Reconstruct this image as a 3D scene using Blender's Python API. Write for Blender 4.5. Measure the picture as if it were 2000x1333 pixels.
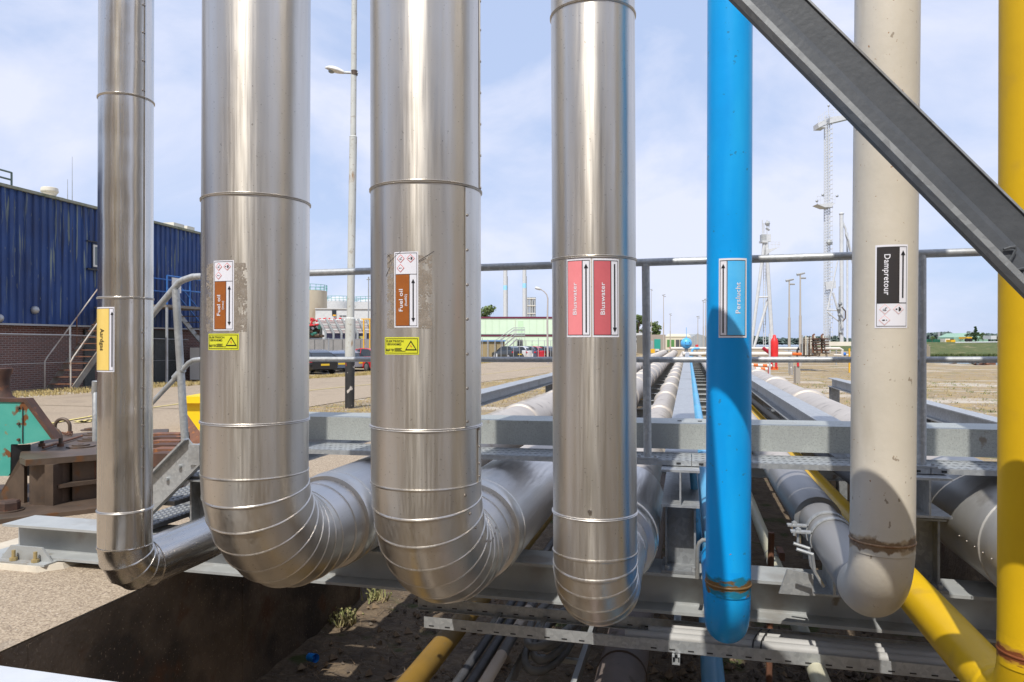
import bpy, math, random
from mathutils import Vector, Matrix
R = math.radians
S = bpy.context.scene
for o in list(bpy.data.objects): bpy.data.objects.remove(o)
# ---------------- camera ----------------
A = R(13.7); F = 1410.0; CZ = 1.53; HY = 666.5
CA, SA = math.cos(A), math.sin(A)
cam_d = bpy.data.cameras.new('camera'); cam = bpy.data.objects.new('camera', cam_d); S.collection.objects.link(cam)
cam.location = (0, 0, CZ); cam.rotation_euler = (R(90), 0, A)
cam_d.sensor_width = 36; cam_d.lens = 36 * F / 2000; cam_d.clip_start = .05; cam_d.clip_end = 6000
S.camera = cam
# ---------------- world / sun ----------------
SUN_EL = 54.5; SUN_AZ = 6.3      # sun stands behind the camera, this many degrees towards -X
w = bpy.data.worlds.new('World'); S.world = w; w.use_nodes = True
nt = w.node_tree; nt.nodes.clear()
def N(nt, t, **k):
    n = nt.nodes.new(t)
    for a, b in k.items(): setattr(n, a, b)
    return n
sky = N(nt, 'ShaderNodeTexSky', sky_type='NISHITA', sun_disc=False)
sky.sun_elevation = R(SUN_EL); sky.sun_rotation = R(180 + SUN_AZ); sky.altitude = 0
sky.air_density = 1.0; sky.dust_density = 1.2; sky.ozone_density = 3.0
tc = N(nt, 'ShaderNodeTexCoord'); mp = N(nt, 'ShaderNodeMapping'); mp.inputs['Scale'].default_value = (1, 1, 1.7)
mp.inputs['Location'].default_value = (3.1, 1.7, .4)
nz = N(nt, 'ShaderNodeTexNoise'); nz.inputs['Scale'].default_value = 2.6; nz.inputs['Detail'].default_value = 9; nz.inputs['Roughness'].default_value = .55
nz.inputs['Distortion'].default_value = .35
rp = N(nt, 'ShaderNodeValToRGB'); rp.color_ramp.elements[0].position = .43; rp.color_ramp.elements[1].position = .61
rp.color_ramp.elements[0].color = (0, 0, 0, 1); rp.color_ramp.elements[1].color = (1, 1, 1, 1)
mx = N(nt, 'ShaderNodeMix', data_type='RGBA'); mx.inputs[7].default_value = (9.6, 9.9, 11.6, 1)
lift = N(nt, 'ShaderNodeMix', data_type='RGBA'); lift.inputs[0].default_value = .75; lift.inputs[7].default_value = (6.9, 8.4, 11.9, 1)
ml = N(nt, 'ShaderNodeMath', operation='MULTIPLY'); ml.inputs[1].default_value = .80
bg = N(nt, 'ShaderNodeBackground'); bg.inputs[1].default_value = .078; out = N(nt, 'ShaderNodeOutputWorld')
L = nt.links.new
L(tc.outputs['Generated'], mp.inputs[0]); L(mp.outputs[0], nz.inputs['Vector']); L(nz.outputs[0], rp.inputs[0]); L(rp.outputs[0], ml.inputs[0])
L(ml.outputs[0], mx.inputs[0]); L(sky.outputs[0], lift.inputs[6]); L(lift.outputs[2], mx.inputs[6]); L(mx.outputs[2], bg.inputs[0]); L(bg.outputs[0], out.inputs[0])
sd = bpy.data.lights.new('sun', 'SUN'); sun = bpy.data.objects.new('sun', sd); S.collection.objects.link(sun)
sd.energy = 3.9; sd.angle = R(.55); sd.color = (1, .955, .88)
sv = Vector((-math.sin(R(SUN_AZ)) * math.cos(R(SUN_EL)), -math.cos(R(SUN_AZ)) * math.cos(R(SUN_EL)), math.sin(R(SUN_EL))))
sun.rotation_euler = sv.to_track_quat('Z', 'Y').to_euler(); sun.location = (-3, -6, 12)
S.view_settings.view_transform = 'Standard'; S.view_settings.look = 'None'; S.view_settings.gamma = 1
S.view_settings.exposure = .25; S.view_settings.use_curve_mapping = False
S.cycles.max_bounces = 8; S.cycles.use_denoising = True
# ---------------- measuring ----------------
def zg(Y):
    t = min(1, max(0, (Y - 14) / 31)); return -.45 * t * t * (3 - 2 * t)
def D(px, yf):                 # horizontal position at a forward distance
    xr = (px - 1000) / F * yf; return Vector((xr * CA - yf * SA, xr * SA + yf * CA, 0))
def atD(px, py, yf):
    p = D(px, yf); p.z = CZ - (py - HY) / F * yf; return p
def atY(px, py, Y):
    k = (px - 1000) / F; return atD(px, py, Y / (CA + k * SA))
def atX(px, py, X):
    k = (px - 1000) / F; return atD(px, py, X / (k * CA - SA))
def atZ(px, py, z): return atD(px, py, (CZ - z) * F / (py - HY))
def G(px, py):
    z = 0
    for _ in range(30): p = atZ(px, py, z); z = .5 * z + .5 * zg(p.y)
    return atZ(px, py, z)
def H(px, y0, y1, yf): return None
# ---------------- mesh builder ----------------
WL = {}
class MB:
    def __init__(s): s.v = []; s.f = []; s.m = []; s.k = 0
    def add(s, v, f):
        b = len(s.v); s.v += [Vector(p) for p in v]
        for q in f: s.f.append([b + i for i in q]); s.m.append(s.k)
        return s
    def box(s, x0, x1, y0, y1, z0, z1):
        return s.add([(x0,y0,z0),(x1,y0,z0),(x1,y1,z0),(x0,y1,z0),(x0,y0,z1),(x1,y0,z1),(x1,y1,z1),(x0,y1,z1)],
            [(0,3,2,1),(4,5,6,7),(0,1,5,4),(1,2,6,5),(2,3,7,6),(3,0,4,7)])
    def obox(s, c, sz, rz=0, tilt=None):
        M = Matrix.Rotation(rz, 3, 'Z')
        if tilt: M = M @ Matrix.Rotation(tilt[1], 3, tilt[0])
        b = len(s.v); s.box(-sz[0]/2, sz[0]/2, -sz[1]/2, sz[1]/2, -sz[2]/2, sz[2]/2)
        for i in range(b, len(s.v)): s.v[i] = M @ s.v[i] + Vector(c)
        return s
    def rings(s, rs, n=24, cap=True, a0=0, a1=2*math.pi):
        full = abs(a1 - a0 - 2*math.pi) < 1e-6; m = n if full else n + 1
        b = len(s.v); v = []
        for c, e1, e2, r in rs:
            for i in range(m):
                t = a0 + (a1 - a0) * i / n; v.append(Vector(c) + (Vector(e1)*math.cos(t) + Vector(e2)*math.sin(t)) * r)
        f = []
        for j in range(len(rs) - 1):
            for i in range(n):
                k = (i + 1) % m; f.append((j*m+i, j*m+k, (j+1)*m+k, (j+1)*m+i))
        if cap and full: f.append(tuple(range(m))[::-1]); f.append(tuple((len(rs)-1)*m + i for i in range(m)))
        return s.add(v, f)
    def cyl(s, p0, p1, r0, r1=None, n=12, cap=True):
        p0 = Vector(p0); p1 = Vector(p1); d = (p1 - p0).normalized()
        e1 = d.orthogonal().normalized(); e2 = d.cross(e1)
        return s.rings([(p0, e1, e2, r0), (p1, e1, e2, r0 if r1 is None else r1)], n, cap)
    def tube(s, pts, r, n=10, cap=True, closed=False):
        pts = [Vector(p) for p in pts]; rs = []; e1 = None
        for i, p in enumerate(pts):
            a = pts[max(i-1, 0)]; b = pts[min(i+1, len(pts)-1)]; d = (b - a).normalized()
            if e1 is None: e1 = d.orthogonal().normalized()
            else: e1 = (e1 - d * e1.dot(d)).normalized()
            if 0 < i < len(pts)-1:
                c = (p - a).normalized().dot((b - p).normalized()); k = 1 / math.sqrt(max(.3, (1 + c) / 2))
            else: k = 1
            rs.append((p, e1, d.cross(e1), (r[i] if isinstance(r, (list, tuple)) else r) * k))
        return s.rings(rs, n, cap)
    def lathe(s, prof, c, n=20):
        return s.rings([((c[0], c[1], c[2]+z), (1,0,0), (0,1,0), max(r, 1e-4)) for r, z in prof], n, True)
    def extr(s, poly, o, ea, eb, ec, ln):
        o = Vector(o); ea = Vector(ea); eb = Vector(eb); ec = Vector(ec); n = len(poly)
        v = [o + ea*a + eb*b for a, b in poly] + [o + ea*a + eb*b + ec*ln for a, b in poly]
        return s.add(v, [tuple(range(n))[::-1], tuple(range(n, 2*n))] + [(i, (i+1) % n, n + (i+1) % n, n + i) for i in range(n)])
    def sphere(s, c, r, n=16, sx=1, sy=1, sz=1):
        m = n // 2
        return s.rings([((c[0], c[1], c[2] - r*sz*math.cos(math.pi*(j+.001)/(m+.002))), (sx,0,0), (0,sy,0), r*math.sin(math.pi*(j+.03)/(m+.06))) for j in range(m+1)], n, True)
    def ico(s, c, r, rnd):
        v = [(0,0,1),(1,0,0),(0,1,0),(-1,0,0),(0,-1,0),(0,0,-1)]
        v = [Vector(c) + Vector(p) * r * rnd.uniform(.6, 1.2) + Vector((rnd.uniform(-.3,.3), rnd.uniform(-.3,.3), 0))*r for p in v]
        return s.add(v, [(0,1,2),(0,2,3),(0,3,4),(0,4,1),(5,2,1),(5,3,2),(5,4,3),(5,1,4)])
    def build(s, name, mat, par=None, loc=None, smooth=None, **tags):
        me = bpy.data.meshes.new(name); base = WL[par.name] if par else Vector(loc or (0, 0, 0))
        me.from_pydata([p - base for p in s.v], [], s.f)
        for m in (mat if isinstance(mat, (list, tuple)) else [mat]): me.materials.append(m)
        me.polygons.foreach_set('material_index', s.m); 
        if smooth is not False:
            me.polygons.foreach_set('use_smooth', [True]*len(s.f)); me.set_sharp_from_angle(angle=R(smooth or 32))
        me.update(); o = bpy.data.objects.new(name, me); S.collection.objects.link(o)
        if par: o.parent = par
        else: o.location = base
        WL[o.name] = base
        for k, v in tags.items(): o[k] = v
        return o
def thing(name, label, cat, loc, group=None):
    o = bpy.data.objects.new(name, None); S.collection.objects.link(o); o.empty_display_size = .2
    o.location = loc; WL[o.name] = Vector(loc); o['label'] = label; o['category'] = cat
    if group: o['group'] = group
    return o
def dup(root, loc, label=None, rz=None, par=None, scale=None):
    c = root.copy(); S.collection.objects.link(c)
    if par: c.parent = par
    else:
        c.location = loc; WL[c.name] = Vector(loc)
        if label: c['label'] = label
        if rz is not None: c.rotation_euler = (0, 0, rz)
        if scale: c.scale = scale
    for ch in list(root.children): dup(ch, None, par=c)
    return c
def struct(mb, name, mat, **k): return mb.build(name, mat, kind='structure', **k)
def hpoly(wd, h, tf, tw):
    a, b = wd/2, tw/2
    return [(-a,0),(a,0),(a,tf),(b,tf),(b,h-tf),(a,h-tf),(a,h),(-a,h),(-a,h-tf),(-b,h-tf),(-b,tf),(-a,tf)]
def arc(c, r, a0, a1, n, e1, e2):
    return [Vector(c) + Vector(e1)*r*math.cos(R(a0+(a1-a0)*i/n)) + Vector(e2)*r*math.sin(R(a0+(a1-a0)*i/n)) for i in range(n+1)]
# ---------------- materials ----------------
MATS = {}
def mat(name, c1, c2=None, sc=4, lo=.35, hi=.65, rough=.5, metal=0, bump=0, bsc=40, st=(1,1,1), spots=None, bst=None, coat=0, vor=False, rvar=0, det=6):
    m = bpy.data.materials.new(name); m.use_nodes = True; nt = m.node_tree; L = nt.links.new
    b = nt.nodes['Principled BSDF']; b.inputs['Roughness'].default_value = rough; b.inputs['Metallic'].default_value = metal
    b.inputs['Base Color'].default_value = (*c1, 1)
    if coat: b.inputs['Coat Weight'].default_value = coat; b.inputs['Coat Roughness'].default_value = .12
    tc = N(nt, 'ShaderNodeTexCoord'); mp = N(nt, 'ShaderNodeMapping'); mp.inputs['Scale'].default_value = st; L(tc.outputs['Object'], mp.inputs[0])
    cur = None
    if c2:
        if vor:
            z = N(nt, 'ShaderNodeTexVoronoi'); z.inputs['Scale'].default_value = sc; sp = N(nt, 'ShaderNodeSeparateColor'); L(z.outputs['Color'], sp.inputs[0]); zo = sp.outputs[0]
        else:
            z = N(nt, 'ShaderNodeTexNoise'); z.inputs['Scale'].default_value = sc; z.inputs['Detail'].default_value = det; z.inputs['Roughness'].default_value = .6; zo = z.outputs[0]
        L(mp.outputs[0], z.inputs['Vector'])
        r = N(nt, 'ShaderNodeMapRange'); r.inputs[1].default_value = lo; r.inputs[2].default_value = hi; L(zo, r.inputs[0])
        x = N(nt, 'ShaderNodeMix', data_type='RGBA'); x.inputs[6].default_value = (*c1, 1); x.inputs[7].default_value = (*c2, 1)
        L(r.outputs[0], x.inputs[0]); cur = x.outputs[2]
        if rvar:
            rr = N(nt, 'ShaderNodeMapRange'); rr.inputs[3].default_value = rough - rvar; rr.inputs[4].default_value = rough + rvar; L(r.outputs[0], rr.inputs[0]); L(rr.outputs[0], b.inputs['Roughness'])
    for spd in (spots or []):
        col, ssc, thr, soft = spd[:4]
        mp2 = N(nt, 'ShaderNodeMapping'); mp2.inputs['Scale'].default_value = spd[4] if len(spd) > 4 else (1,1,1); mp2.inputs['Location'].default_value = (ssc*.37, 2.1, thr*9)
        L(tc.outputs['Object'], mp2.inputs[0])
        z = N(nt, 'ShaderNodeTexNoise'); z.inputs['Scale'].default_value = ssc; z.inputs['Detail'].default_value = 5; L(mp2.outputs[0], z.inputs['Vector'])
        r = N(nt, 'ShaderNodeMapRange'); r.inputs[1].default_value = thr; r.inputs[2].default_value = thr + soft; L(z.outputs[0], r.inputs[0])
        x = N(nt, 'ShaderNodeMix', data_type='RGBA'); x.inputs[7].default_value = (*col, 1)
        if cur: L(cur, x.inputs[6])
        else: x.inputs[6].default_value = (*c1, 1)
        L(r.outputs[0], x.inputs[0]); cur = x.outputs[2]
    if cur: L(cur, b.inputs['Base Color'])
    if bump:
        mp3 = N(nt, 'ShaderNodeMapping'); mp3.inputs['Scale'].default_value = bst or (1,1,1); L(tc.outputs['Object'], mp3.inputs[0])
        z = N(nt, 'ShaderNodeTexNoise'); z.inputs['Scale'].default_value = bsc; z.inputs['Detail'].default_value = 4; L(mp3.outputs[0], z.inputs['Vector'])
        bp = N(nt, 'ShaderNodeBump'); bp.inputs['Strength'].default_value = 1; bp.inputs['Distance'].default_value = bump; L(z.outputs[0], bp.inputs['Height']); L(bp.outputs[0], b.inputs['Normal'])
    MATS[name] = m; return m
def cladding(name, c1, c2, rough, dist, sc=5, dents=0, st=(1,1,.03), aniso=0):
    """sheet-metal pipe jacket: slow waviness along the pipe, fine brushed grain, dust and speckles"""
    m = bpy.data.materials.new(name); m.use_nodes = True; nt = m.node_tree; L = nt.links.new
    b = nt.nodes['Principled BSDF']; b.inputs['Metallic'].default_value = 1
    tc = N(nt, 'ShaderNodeTexCoord'); mp = N(nt, 'ShaderNodeMapping'); mp.inputs['Scale'].default_value = st; L(tc.outputs['Object'], mp.inputs[0])
    g = N(nt, 'ShaderNodeTexNoise'); g.inputs['Scale'].default_value = 90; g.inputs['Detail'].default_value = 3; L(mp.outputs[0], g.inputs['Vector'])
    s1 = N(nt, 'ShaderNodeTexNoise'); s1.inputs['Scale'].default_value = 9; s1.inputs['Detail'].default_value = 4; L(mp.outputs[0], s1.inputs['Vector'])
    x = N(nt, 'ShaderNodeMix', data_type='RGBA'); x.inputs[6].default_value = (*c1, 1); x.inputs[7].default_value = (*c2, 1)
    r = N(nt, 'ShaderNodeMapRange'); r.inputs[1].default_value = .3; r.inputs[2].default_value = .7; L(s1.outputs[0], r.inputs[0]); L(r.outputs[0], x.inputs[0])
    dn = N(nt, 'ShaderNodeTexNoise'); dn.inputs['Scale'].default_value = 105; dn.inputs['Detail'].default_value = 2; L(tc.outputs['Object'], dn.inputs['Vector'])
    dr = N(nt, 'ShaderNodeMapRange'); dr.inputs[1].default_value = .69; dr.inputs[2].default_value = .75; dr.inputs[4].default_value = .55; L(dn.outputs[0], dr.inputs[0])
    x2 = N(nt, 'ShaderNodeMix', data_type='RGBA'); x2.inputs[7].default_value = (.16, .13, .10, 1); L(x.outputs[2], x2.inputs[6]); L(dr.outputs[0], x2.inputs[0]); L(x2.outputs[2], b.inputs['Base Color'])
    rr = N(nt, 'ShaderNodeMapRange'); rr.inputs[1].default_value = .3; rr.inputs[2].default_value = .7; rr.inputs[3].default_value = rough*.85; rr.inputs[4].default_value = rough*1.2; L(g.outputs[0], rr.inputs[0]); L(rr.outputs[0], b.inputs['Roughness'])
    ws = N(nt, 'ShaderNodeTexNoise'); ws.inputs['Scale'].default_value = sc; ws.inputs['Detail'].default_value = 2.5; L(mp.outputs[0], ws.inputs['Vector'])
    b1 = N(nt, 'ShaderNodeBump'); b1.inputs['Distance'].default_value = dist; L(ws.outputs[0], b1.inputs['Height'])
    last = b1
    if dents:
        dd = N(nt, 'ShaderNodeTexNoise'); dd.inputs['Scale'].default_value = 3.2; dd.inputs['Detail'].default_value = 1.5; L(tc.outputs['Object'], dd.inputs['Vector'])
        b3 = N(nt, 'ShaderNodeBump'); b3.inputs['Distance'].default_value = dents; L(dd.outputs[0], b3.inputs['Height']); L(b1.outputs[0], b3.inputs['Normal']); last = b3
    b2 = N(nt, 'ShaderNodeBump'); b2.inputs['Distance'].default_value = .0003; L(g.outputs[0], b2.inputs['Height']); L(last.outputs[0], b2.inputs['Normal']); L(b2.outputs[0], b.inputs['Normal'])
    if aniso:
        b.inputs['Anisotropic'].default_value = aniso; tg = N(nt, 'ShaderNodeTangent', direction_type='RADIAL', axis='Z'); L(tg.outputs[0], b.inputs['Tangent']); b.inputs['Anisotropic Rotation'].default_value = .25
    MATS[name] = m; return m
clad = cladding('brushed_cladding', (.73,.69,.63), (.63,.595,.54), .36, .009, 5, .005, aniso=.55)
clad_shiny = cladding('dented_steel_cladding', (.70,.67,.62), (.60,.57,.53), .24, .008, 6, .018, aniso=.5)
clad_bend = cladding('shiny_steel_bend', (.66,.635,.595), (.57,.54,.505), .24, .004, 5, .006, (1,.08,1))
clad_run = cladding('weathered_cladding', (.72,.69,.66), (.60,.58,.55), .42, .008, 5, .006, (1,.05,1))
band_m = mat('bead_metal', (.60,.57,.53), rough=.38, metal=1, bump=.0004, bsc=60)
clad_far = mat('sunbleached_cladding', (.50,.455,.405), (.43,.39,.35), 3, rough=.55, metal=.3, spots=[((.27,.24,.21), 6, .6, .12)])
galv = mat('galvanised_steel', (.36,.375,.385), (.47,.485,.49), 55, rough=.5, metal=.55, vor=True, lo=0, hi=1, spots=[((.30,.30,.29), 3, .55, .2)], bump=.0004, bsc=80)
galv_dark = mat('dull_galvanised_steel', (.23,.24,.25), (.31,.325,.335), 40, rough=.55, metal=.45, vor=True, lo=0, hi=1, spots=[((.17,.155,.14), 2.5, .58, .2)], bump=.0006, bsc=60)
galv_pale = mat('pale_galvanised_beam', (.42,.435,.43), (.36,.375,.375), 5, rough=.6, metal=.25, spots=[((.27,.255,.23), 3, .58, .15), ((.22,.19,.15), 7, .66, .06)], bump=.0005, bsc=90)
galv_grain = mat('galvanised_mottled_plate', (.35,.37,.355), (.42,.44,.415), 90, rough=.55, metal=.35, spots=[((.29,.305,.285), 130, .54, .1), ((.29,.30,.29), 2.2, .52, .2, (1,1,.4)), ((.24,.21,.17), 9, .70, .05)], bump=.0005, bsc=120)
blue_p = mat('bright_blue_paint', (.002,.33,.80), (.003,.30,.74), 3, rough=.36, coat=0, bump=.0006, bsc=25, spots=[((.015,.40,.82), 5, .55, .2, (1,1,.2)), ((.02,.22,.45), 34, .69, .02), ((.30,.10,.06), 46, .745, .01)])
blue_pale = mat('faded_blue_paint', (.10,.38,.66), (.14,.42,.68), 4, rough=.45, spots=[((.09,.2,.3), 20, .7, .06)])
cream = mat('cream_grey_paint', (.60,.55,.465), (.53,.485,.405), 3, rough=.45, bump=.0008, bsc=50, spots=[((.42,.37,.29), 4, .56, .12, (1,1,.25)), ((.30,.25,.19), 34, .69, .02, (1,1,.6)), ((.30,.17,.08), 70, .71, .015)])
cream_low = mat('cream_pipe_paint', (.52,.50,.37), (.46,.44,.33), 5, rough=.5, spots=[((.26,.22,.15), 20, .66, .06)])
yellow_p = mat('yellow_pipe_paint', (.66,.41,.006), (.60,.37,.008), 4, rough=.45, coat=0, bump=.0004, bsc=30, spots=[((.30,.16,.02), 40, .78, .02), ((.55,.34,.02), 6, .6, .1)])
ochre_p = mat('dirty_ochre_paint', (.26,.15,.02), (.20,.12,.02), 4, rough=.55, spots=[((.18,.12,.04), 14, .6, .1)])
weld_rust = mat('rusty_weld', (.20,.10,.045), (.34,.22,.12), 40, rough=.55, metal=.3, bump=.002, bsc=60)
weld_teal = mat('stained_blue_weld', (.002,.33,.80), (.003,.30,.74), 12, rough=.45, bump=.0015, bsc=60, spots=[((.015,.17,.24), 7, .40, .06, (1,1,3)), ((.16,.085,.03), 11, .49, .05, (1,1,3.5))])
weld_brown = mat('stained_yellow_weld', (.72,.46,.010), (.66,.42,.012), 14, rough=.5, bump=.0015, bsc=60, spots=[((.45,.24,.03), 8, .44, .08, (1,1,3)), ((.20,.06,.02), 13, .52, .05, (1,1,3.5))])
brown_tarn = mat('heat_tarnish', (.60,.55,.465), (.53,.485,.405), 12, rough=.45, spots=[((.40,.30,.19), 8, .43, .10, (1,1,1.2)), ((.20,.14,.08), 15, .52, .06, (1,1,1.2))])
white = mat('white_paint', (.78,.77,.74), (.70,.69,.66), 2, rough=.5, spots=[((.5,.47,.42), 4, .64, .1)])
offwhite = mat('cream_white_paint', (.70,.66,.56), (.62,.58,.49), 1, rough=.6, spots=[((.45,.38,.28), 1.5, .62, .12, (1,1,.3))])
black = mat('black_paint', (.015,.015,.017), (.03,.03,.03), 8, rough=.5)
rubber = mat('black_rubber', (.02,.02,.02), rough=.8)
hose_m = mat('grey_hose', (.16,.16,.155), (.22,.215,.2), 12, rough=.6, bump=.0005, bsc=60)
cable_m = mat('dark_cable', (.045,.047,.052), (.075,.075,.08), 12, rough=.5)
st_white = mat('sticker_white', (.74,.74,.80), rough=.35, coat=.2)
st_brown = mat('sticker_brown', (.34,.105,.020), (.30,.09,.018), 20, rough=.35, coat=.2)
st_pink = mat('sticker_faded_pink', (.84,.26,.28), (.80,.24,.26), 20, rough=.4, coat=.2)
st_red = mat('sticker_faded_red', (.57,.125,.145), (.53,.115,.135), 20, rough=.4, coat=.2)
st_cyan = mat('sticker_light_blue', (.06,.44,.86), (.10,.50,.88), 12, rough=.35, coat=.2)
st_black = mat('sticker_black', (.014,.014,.018), rough=.35)
st_dark = mat('sticker_charcoal', (.035,.032,.034), rough=.4)
st_yel = mat('sticker_pale_yellow', (.82,.60,.17), (.80,.57,.15), 20, rough=.4, coat=.2)
st_lemon = mat('sticker_lemon_yellow', (.66,.66,.035), rough=.35, coat=.2)
st_edge = mat('pictogram_red', (.66,.06,.04), rough=.4)
st_rose = mat('pictogram_faded_rose', (.80,.52,.52), rough=.4)
glue = mat('old_glue_residue', (.25,.21,.17), (.33,.29,.25), 30, rough=.8, metal=0, lo=.45, hi=.7, bump=.0004, bsc=60)
screw_m = mat('screw_steel', (.42,.38,.34), rough=.4, metal=1)
rust = mat('brown_rust', (.105,.048,.030), (.055,.032,.024), 6, rough=.75, spots=[((.20,.075,.03), 9, .6, .08)], bump=.002, bsc=40)
rust_l = mat('orange_rust_steel', (.20,.085,.045), (.12,.06,.04), 8, rough=.75, spots=[((.32,.12,.03), 14, .6, .08)], bump=.002, bsc=40)
dark_steel = mat('dark_oily_steel', (.085,.062,.047), (.13,.092,.066), 5, rough=.5, metal=.3, spots=[((.15,.07,.03), 7, .6, .1)], bump=.001, bsc=30)
teal = mat('chipped_turquoise_paint', (.05,.32,.265), (.075,.36,.295), 4, rough=.45, spots=[((.16,.06,.02), 5, .62, .03), ((.22,.2,.1), 9, .64, .05), ((.05,.04,.03), 60, .74, .02)], bump=.0008, bsc=40)

def stained(name, c1, cols, zc, hw, seed=0):
    """paint with rust stains gathered round a weld seam at height zc"""
    m = mat(name, c1, rough=.45, bump=.0012, bsc=60); nt = m.node_tree; L = nt.links.new; bs = nt.nodes['Principled BSDF']
    tc = N(nt, 'ShaderNodeTexCoord'); sp = N(nt, 'ShaderNodeSeparateXYZ'); L(tc.outputs['Object'], sp.inputs[0])
    def M(op, a_, b_):
        n = N(nt, 'ShaderNodeMath', operation=op)
        for i, v in enumerate((a_, b_)):
            if v is None: continue
            if isinstance(v, (int, float)): n.inputs[i].default_value = v
            else: L(v, n.inputs[i])
        return n.outputs[0]
    f = M('SUBTRACT', 1, M('DIVIDE', M('ABSOLUTE', M('SUBTRACT', sp.outputs[2], zc), None), hw)); cur = None
    for k, (col, sc, add, st) in enumerate(cols):
        mp = N(nt, 'ShaderNodeMapping'); mp.inputs['Scale'].default_value = st; mp.inputs['Location'].default_value = (seed+k*3.1, 1.3, 0); L(tc.outputs['Object'], mp.inputs[0])
        z = N(nt, 'ShaderNodeTexNoise'); z.inputs['Scale'].default_value = sc; z.inputs['Detail'].default_value = 6; L(mp.outputs[0], z.inputs['Vector'])
        v = M('ADD', M('ADD', z.outputs[0], add), M('MULTIPLY', f, .55)); r = N(nt, 'ShaderNodeMapRange'); r.inputs[1].default_value = .70; r.inputs[2].default_value = .80; L(v, r.inputs[0])
        x = N(nt, 'ShaderNodeMix', data_type='RGBA'); x.inputs[6].default_value = (*c1, 1); x.inputs[7].default_value = (*col, 1)
        if cur: L(cur, x.inputs[6])
        L(r.outputs[0], x.inputs[0]); cur = x.outputs[2]
    L(cur, bs.inputs['Base Color']); return m
weld_teal = stained('stained_blue_weld', (.0025,.315,.77), [((.012,.16,.26), 12, -.01, (1,1,2)), ((.15,.085,.03), 20, -.10, (1,1,2.6))], .222, .055, 3)
brown_tarn = stained('heat_tarnish', (.56,.515,.43), [((.40,.31,.20), 14, 0, (1,1,.7)), ((.19,.125,.07), 26, -.09, (1,1,.8))], .252, .045, 7)
weld_brown = stained('stained_yellow_weld', (.66,.41,.008), [((.46,.25,.03), 12, 0, (1,1,2)), ((.20,.06,.02), 22, -.08, (1,1,2.6))], .22, .042, 1)
for m_ in (yellow_p, blue_p, weld_teal, weld_brown): m_.node_tree.nodes['Principled BSDF'].inputs['Specular IOR Level'].default_value = .28
# ================= VERTICAL PIPES =================
UP = Vector((0, 0, 1))
class Pipe:
    def __init__(s, x, y, r, tilt, zs, rb):
        s.x, s.y, s.r, s.t, s.zs, s.rb = x, y, r, tilt, zs, rb      # zs: height where the bend starts, rb: bend radius
    def ax(s, z): return Vector((s.x + s.t * (z - 1.2), s.y, z))
    def hit(s, px, py):
        """angle and height on the riser under a pixel of the photograph"""
        z = CZ
        k = (px - 1000) / F; d = Vector((k*CA - SA, k*SA + CA)); h = -(py - HY) / F
        for _ in range(6):
            c = s.ax(z); b = d.x*c.x + d.y*c.y; cc = c.x**2 + c.y**2 - s.r**2; q = d.dot(d)
            disc = b*b - q*cc
            t = (b - math.sqrt(max(disc, 0))) / q; z = CZ + h*t
        return math.atan2(d.y*t - c.y, d.x*t - c.x), z
    def zside(s, py): return CZ - (py - HY) / F * (-s.x*SA + s.y*CA)
    def pt(s, th, z, off): c = s.ax(z); return c + Vector((math.cos(th), math.sin(th), 0)) * (s.r + off)
X3, Y3, Z3 = Vector((1,0,0)), Vector((0,1,0)), Vector((0,0,1))
def riser(P, par, m, ztop, z0=None, n=56):
    zs = z0 if z0 is not None else P.zs; k = 14
    return MB().rings([(P.ax(zs + (ztop-zs)*i/k), X3, Y3, P.r) for i in range(k+1)], n).build('riser', m, par, smooth=40)
def elbow(P, par, m, gores=0, n=48):
    c0 = P.ax(P.zs) + Vector((0, P.rb, 0)); mb = MB(); rs = []
    def ring(a, r): return (c0 + Vector((0, -math.cos(R(a))*P.rb, -math.sin(R(a))*P.rb)), X3, Vector((0, math.cos(R(a)), math.sin(R(a)))), r)
    if gores:
        da = 90 / gores; e = .0045 / P.rb * 57.3
        for g in range(gores + 1):
            a = g * da
            if g > 0: rs.append(ring(a - e, P.r*1.0))
            rs += [ring(a - e*.55, P.r + .0026), ring(a, P.r + .0036), ring(a + e*.55, P.r + .0026)]
            if g < gores: rs.append(ring(a + e, P.r))
        # the gores are straight between beads: keep the joint radius so facets show
    else: rs = [ring(90*i/16, P.r) for i in range(17)]
    return mb.rings(rs, n).build('elbow', m, par, smooth=28 if gores else 50)
def band(P, par, z, m=None, hgt=.012, bulge=.006, name='band'):
    prof = [(0, .0005), (.25, bulge), (.5, bulge*.45), (.75, bulge), (1, .0005)] if name == 'band' else [(0, .0005), (.3, bulge), (.7, bulge), (1, .0005)]
    return MB().rings([(P.ax(z + (t-.5)*hgt), X3, Y3, P.r + b) for t, b in prof], 56, False).build(name, m or band_m, par, smooth=70)
def stickymap(P, th0): return lambda s_, z, off: P.pt(th0 + s_/P.r, z, off)
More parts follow.
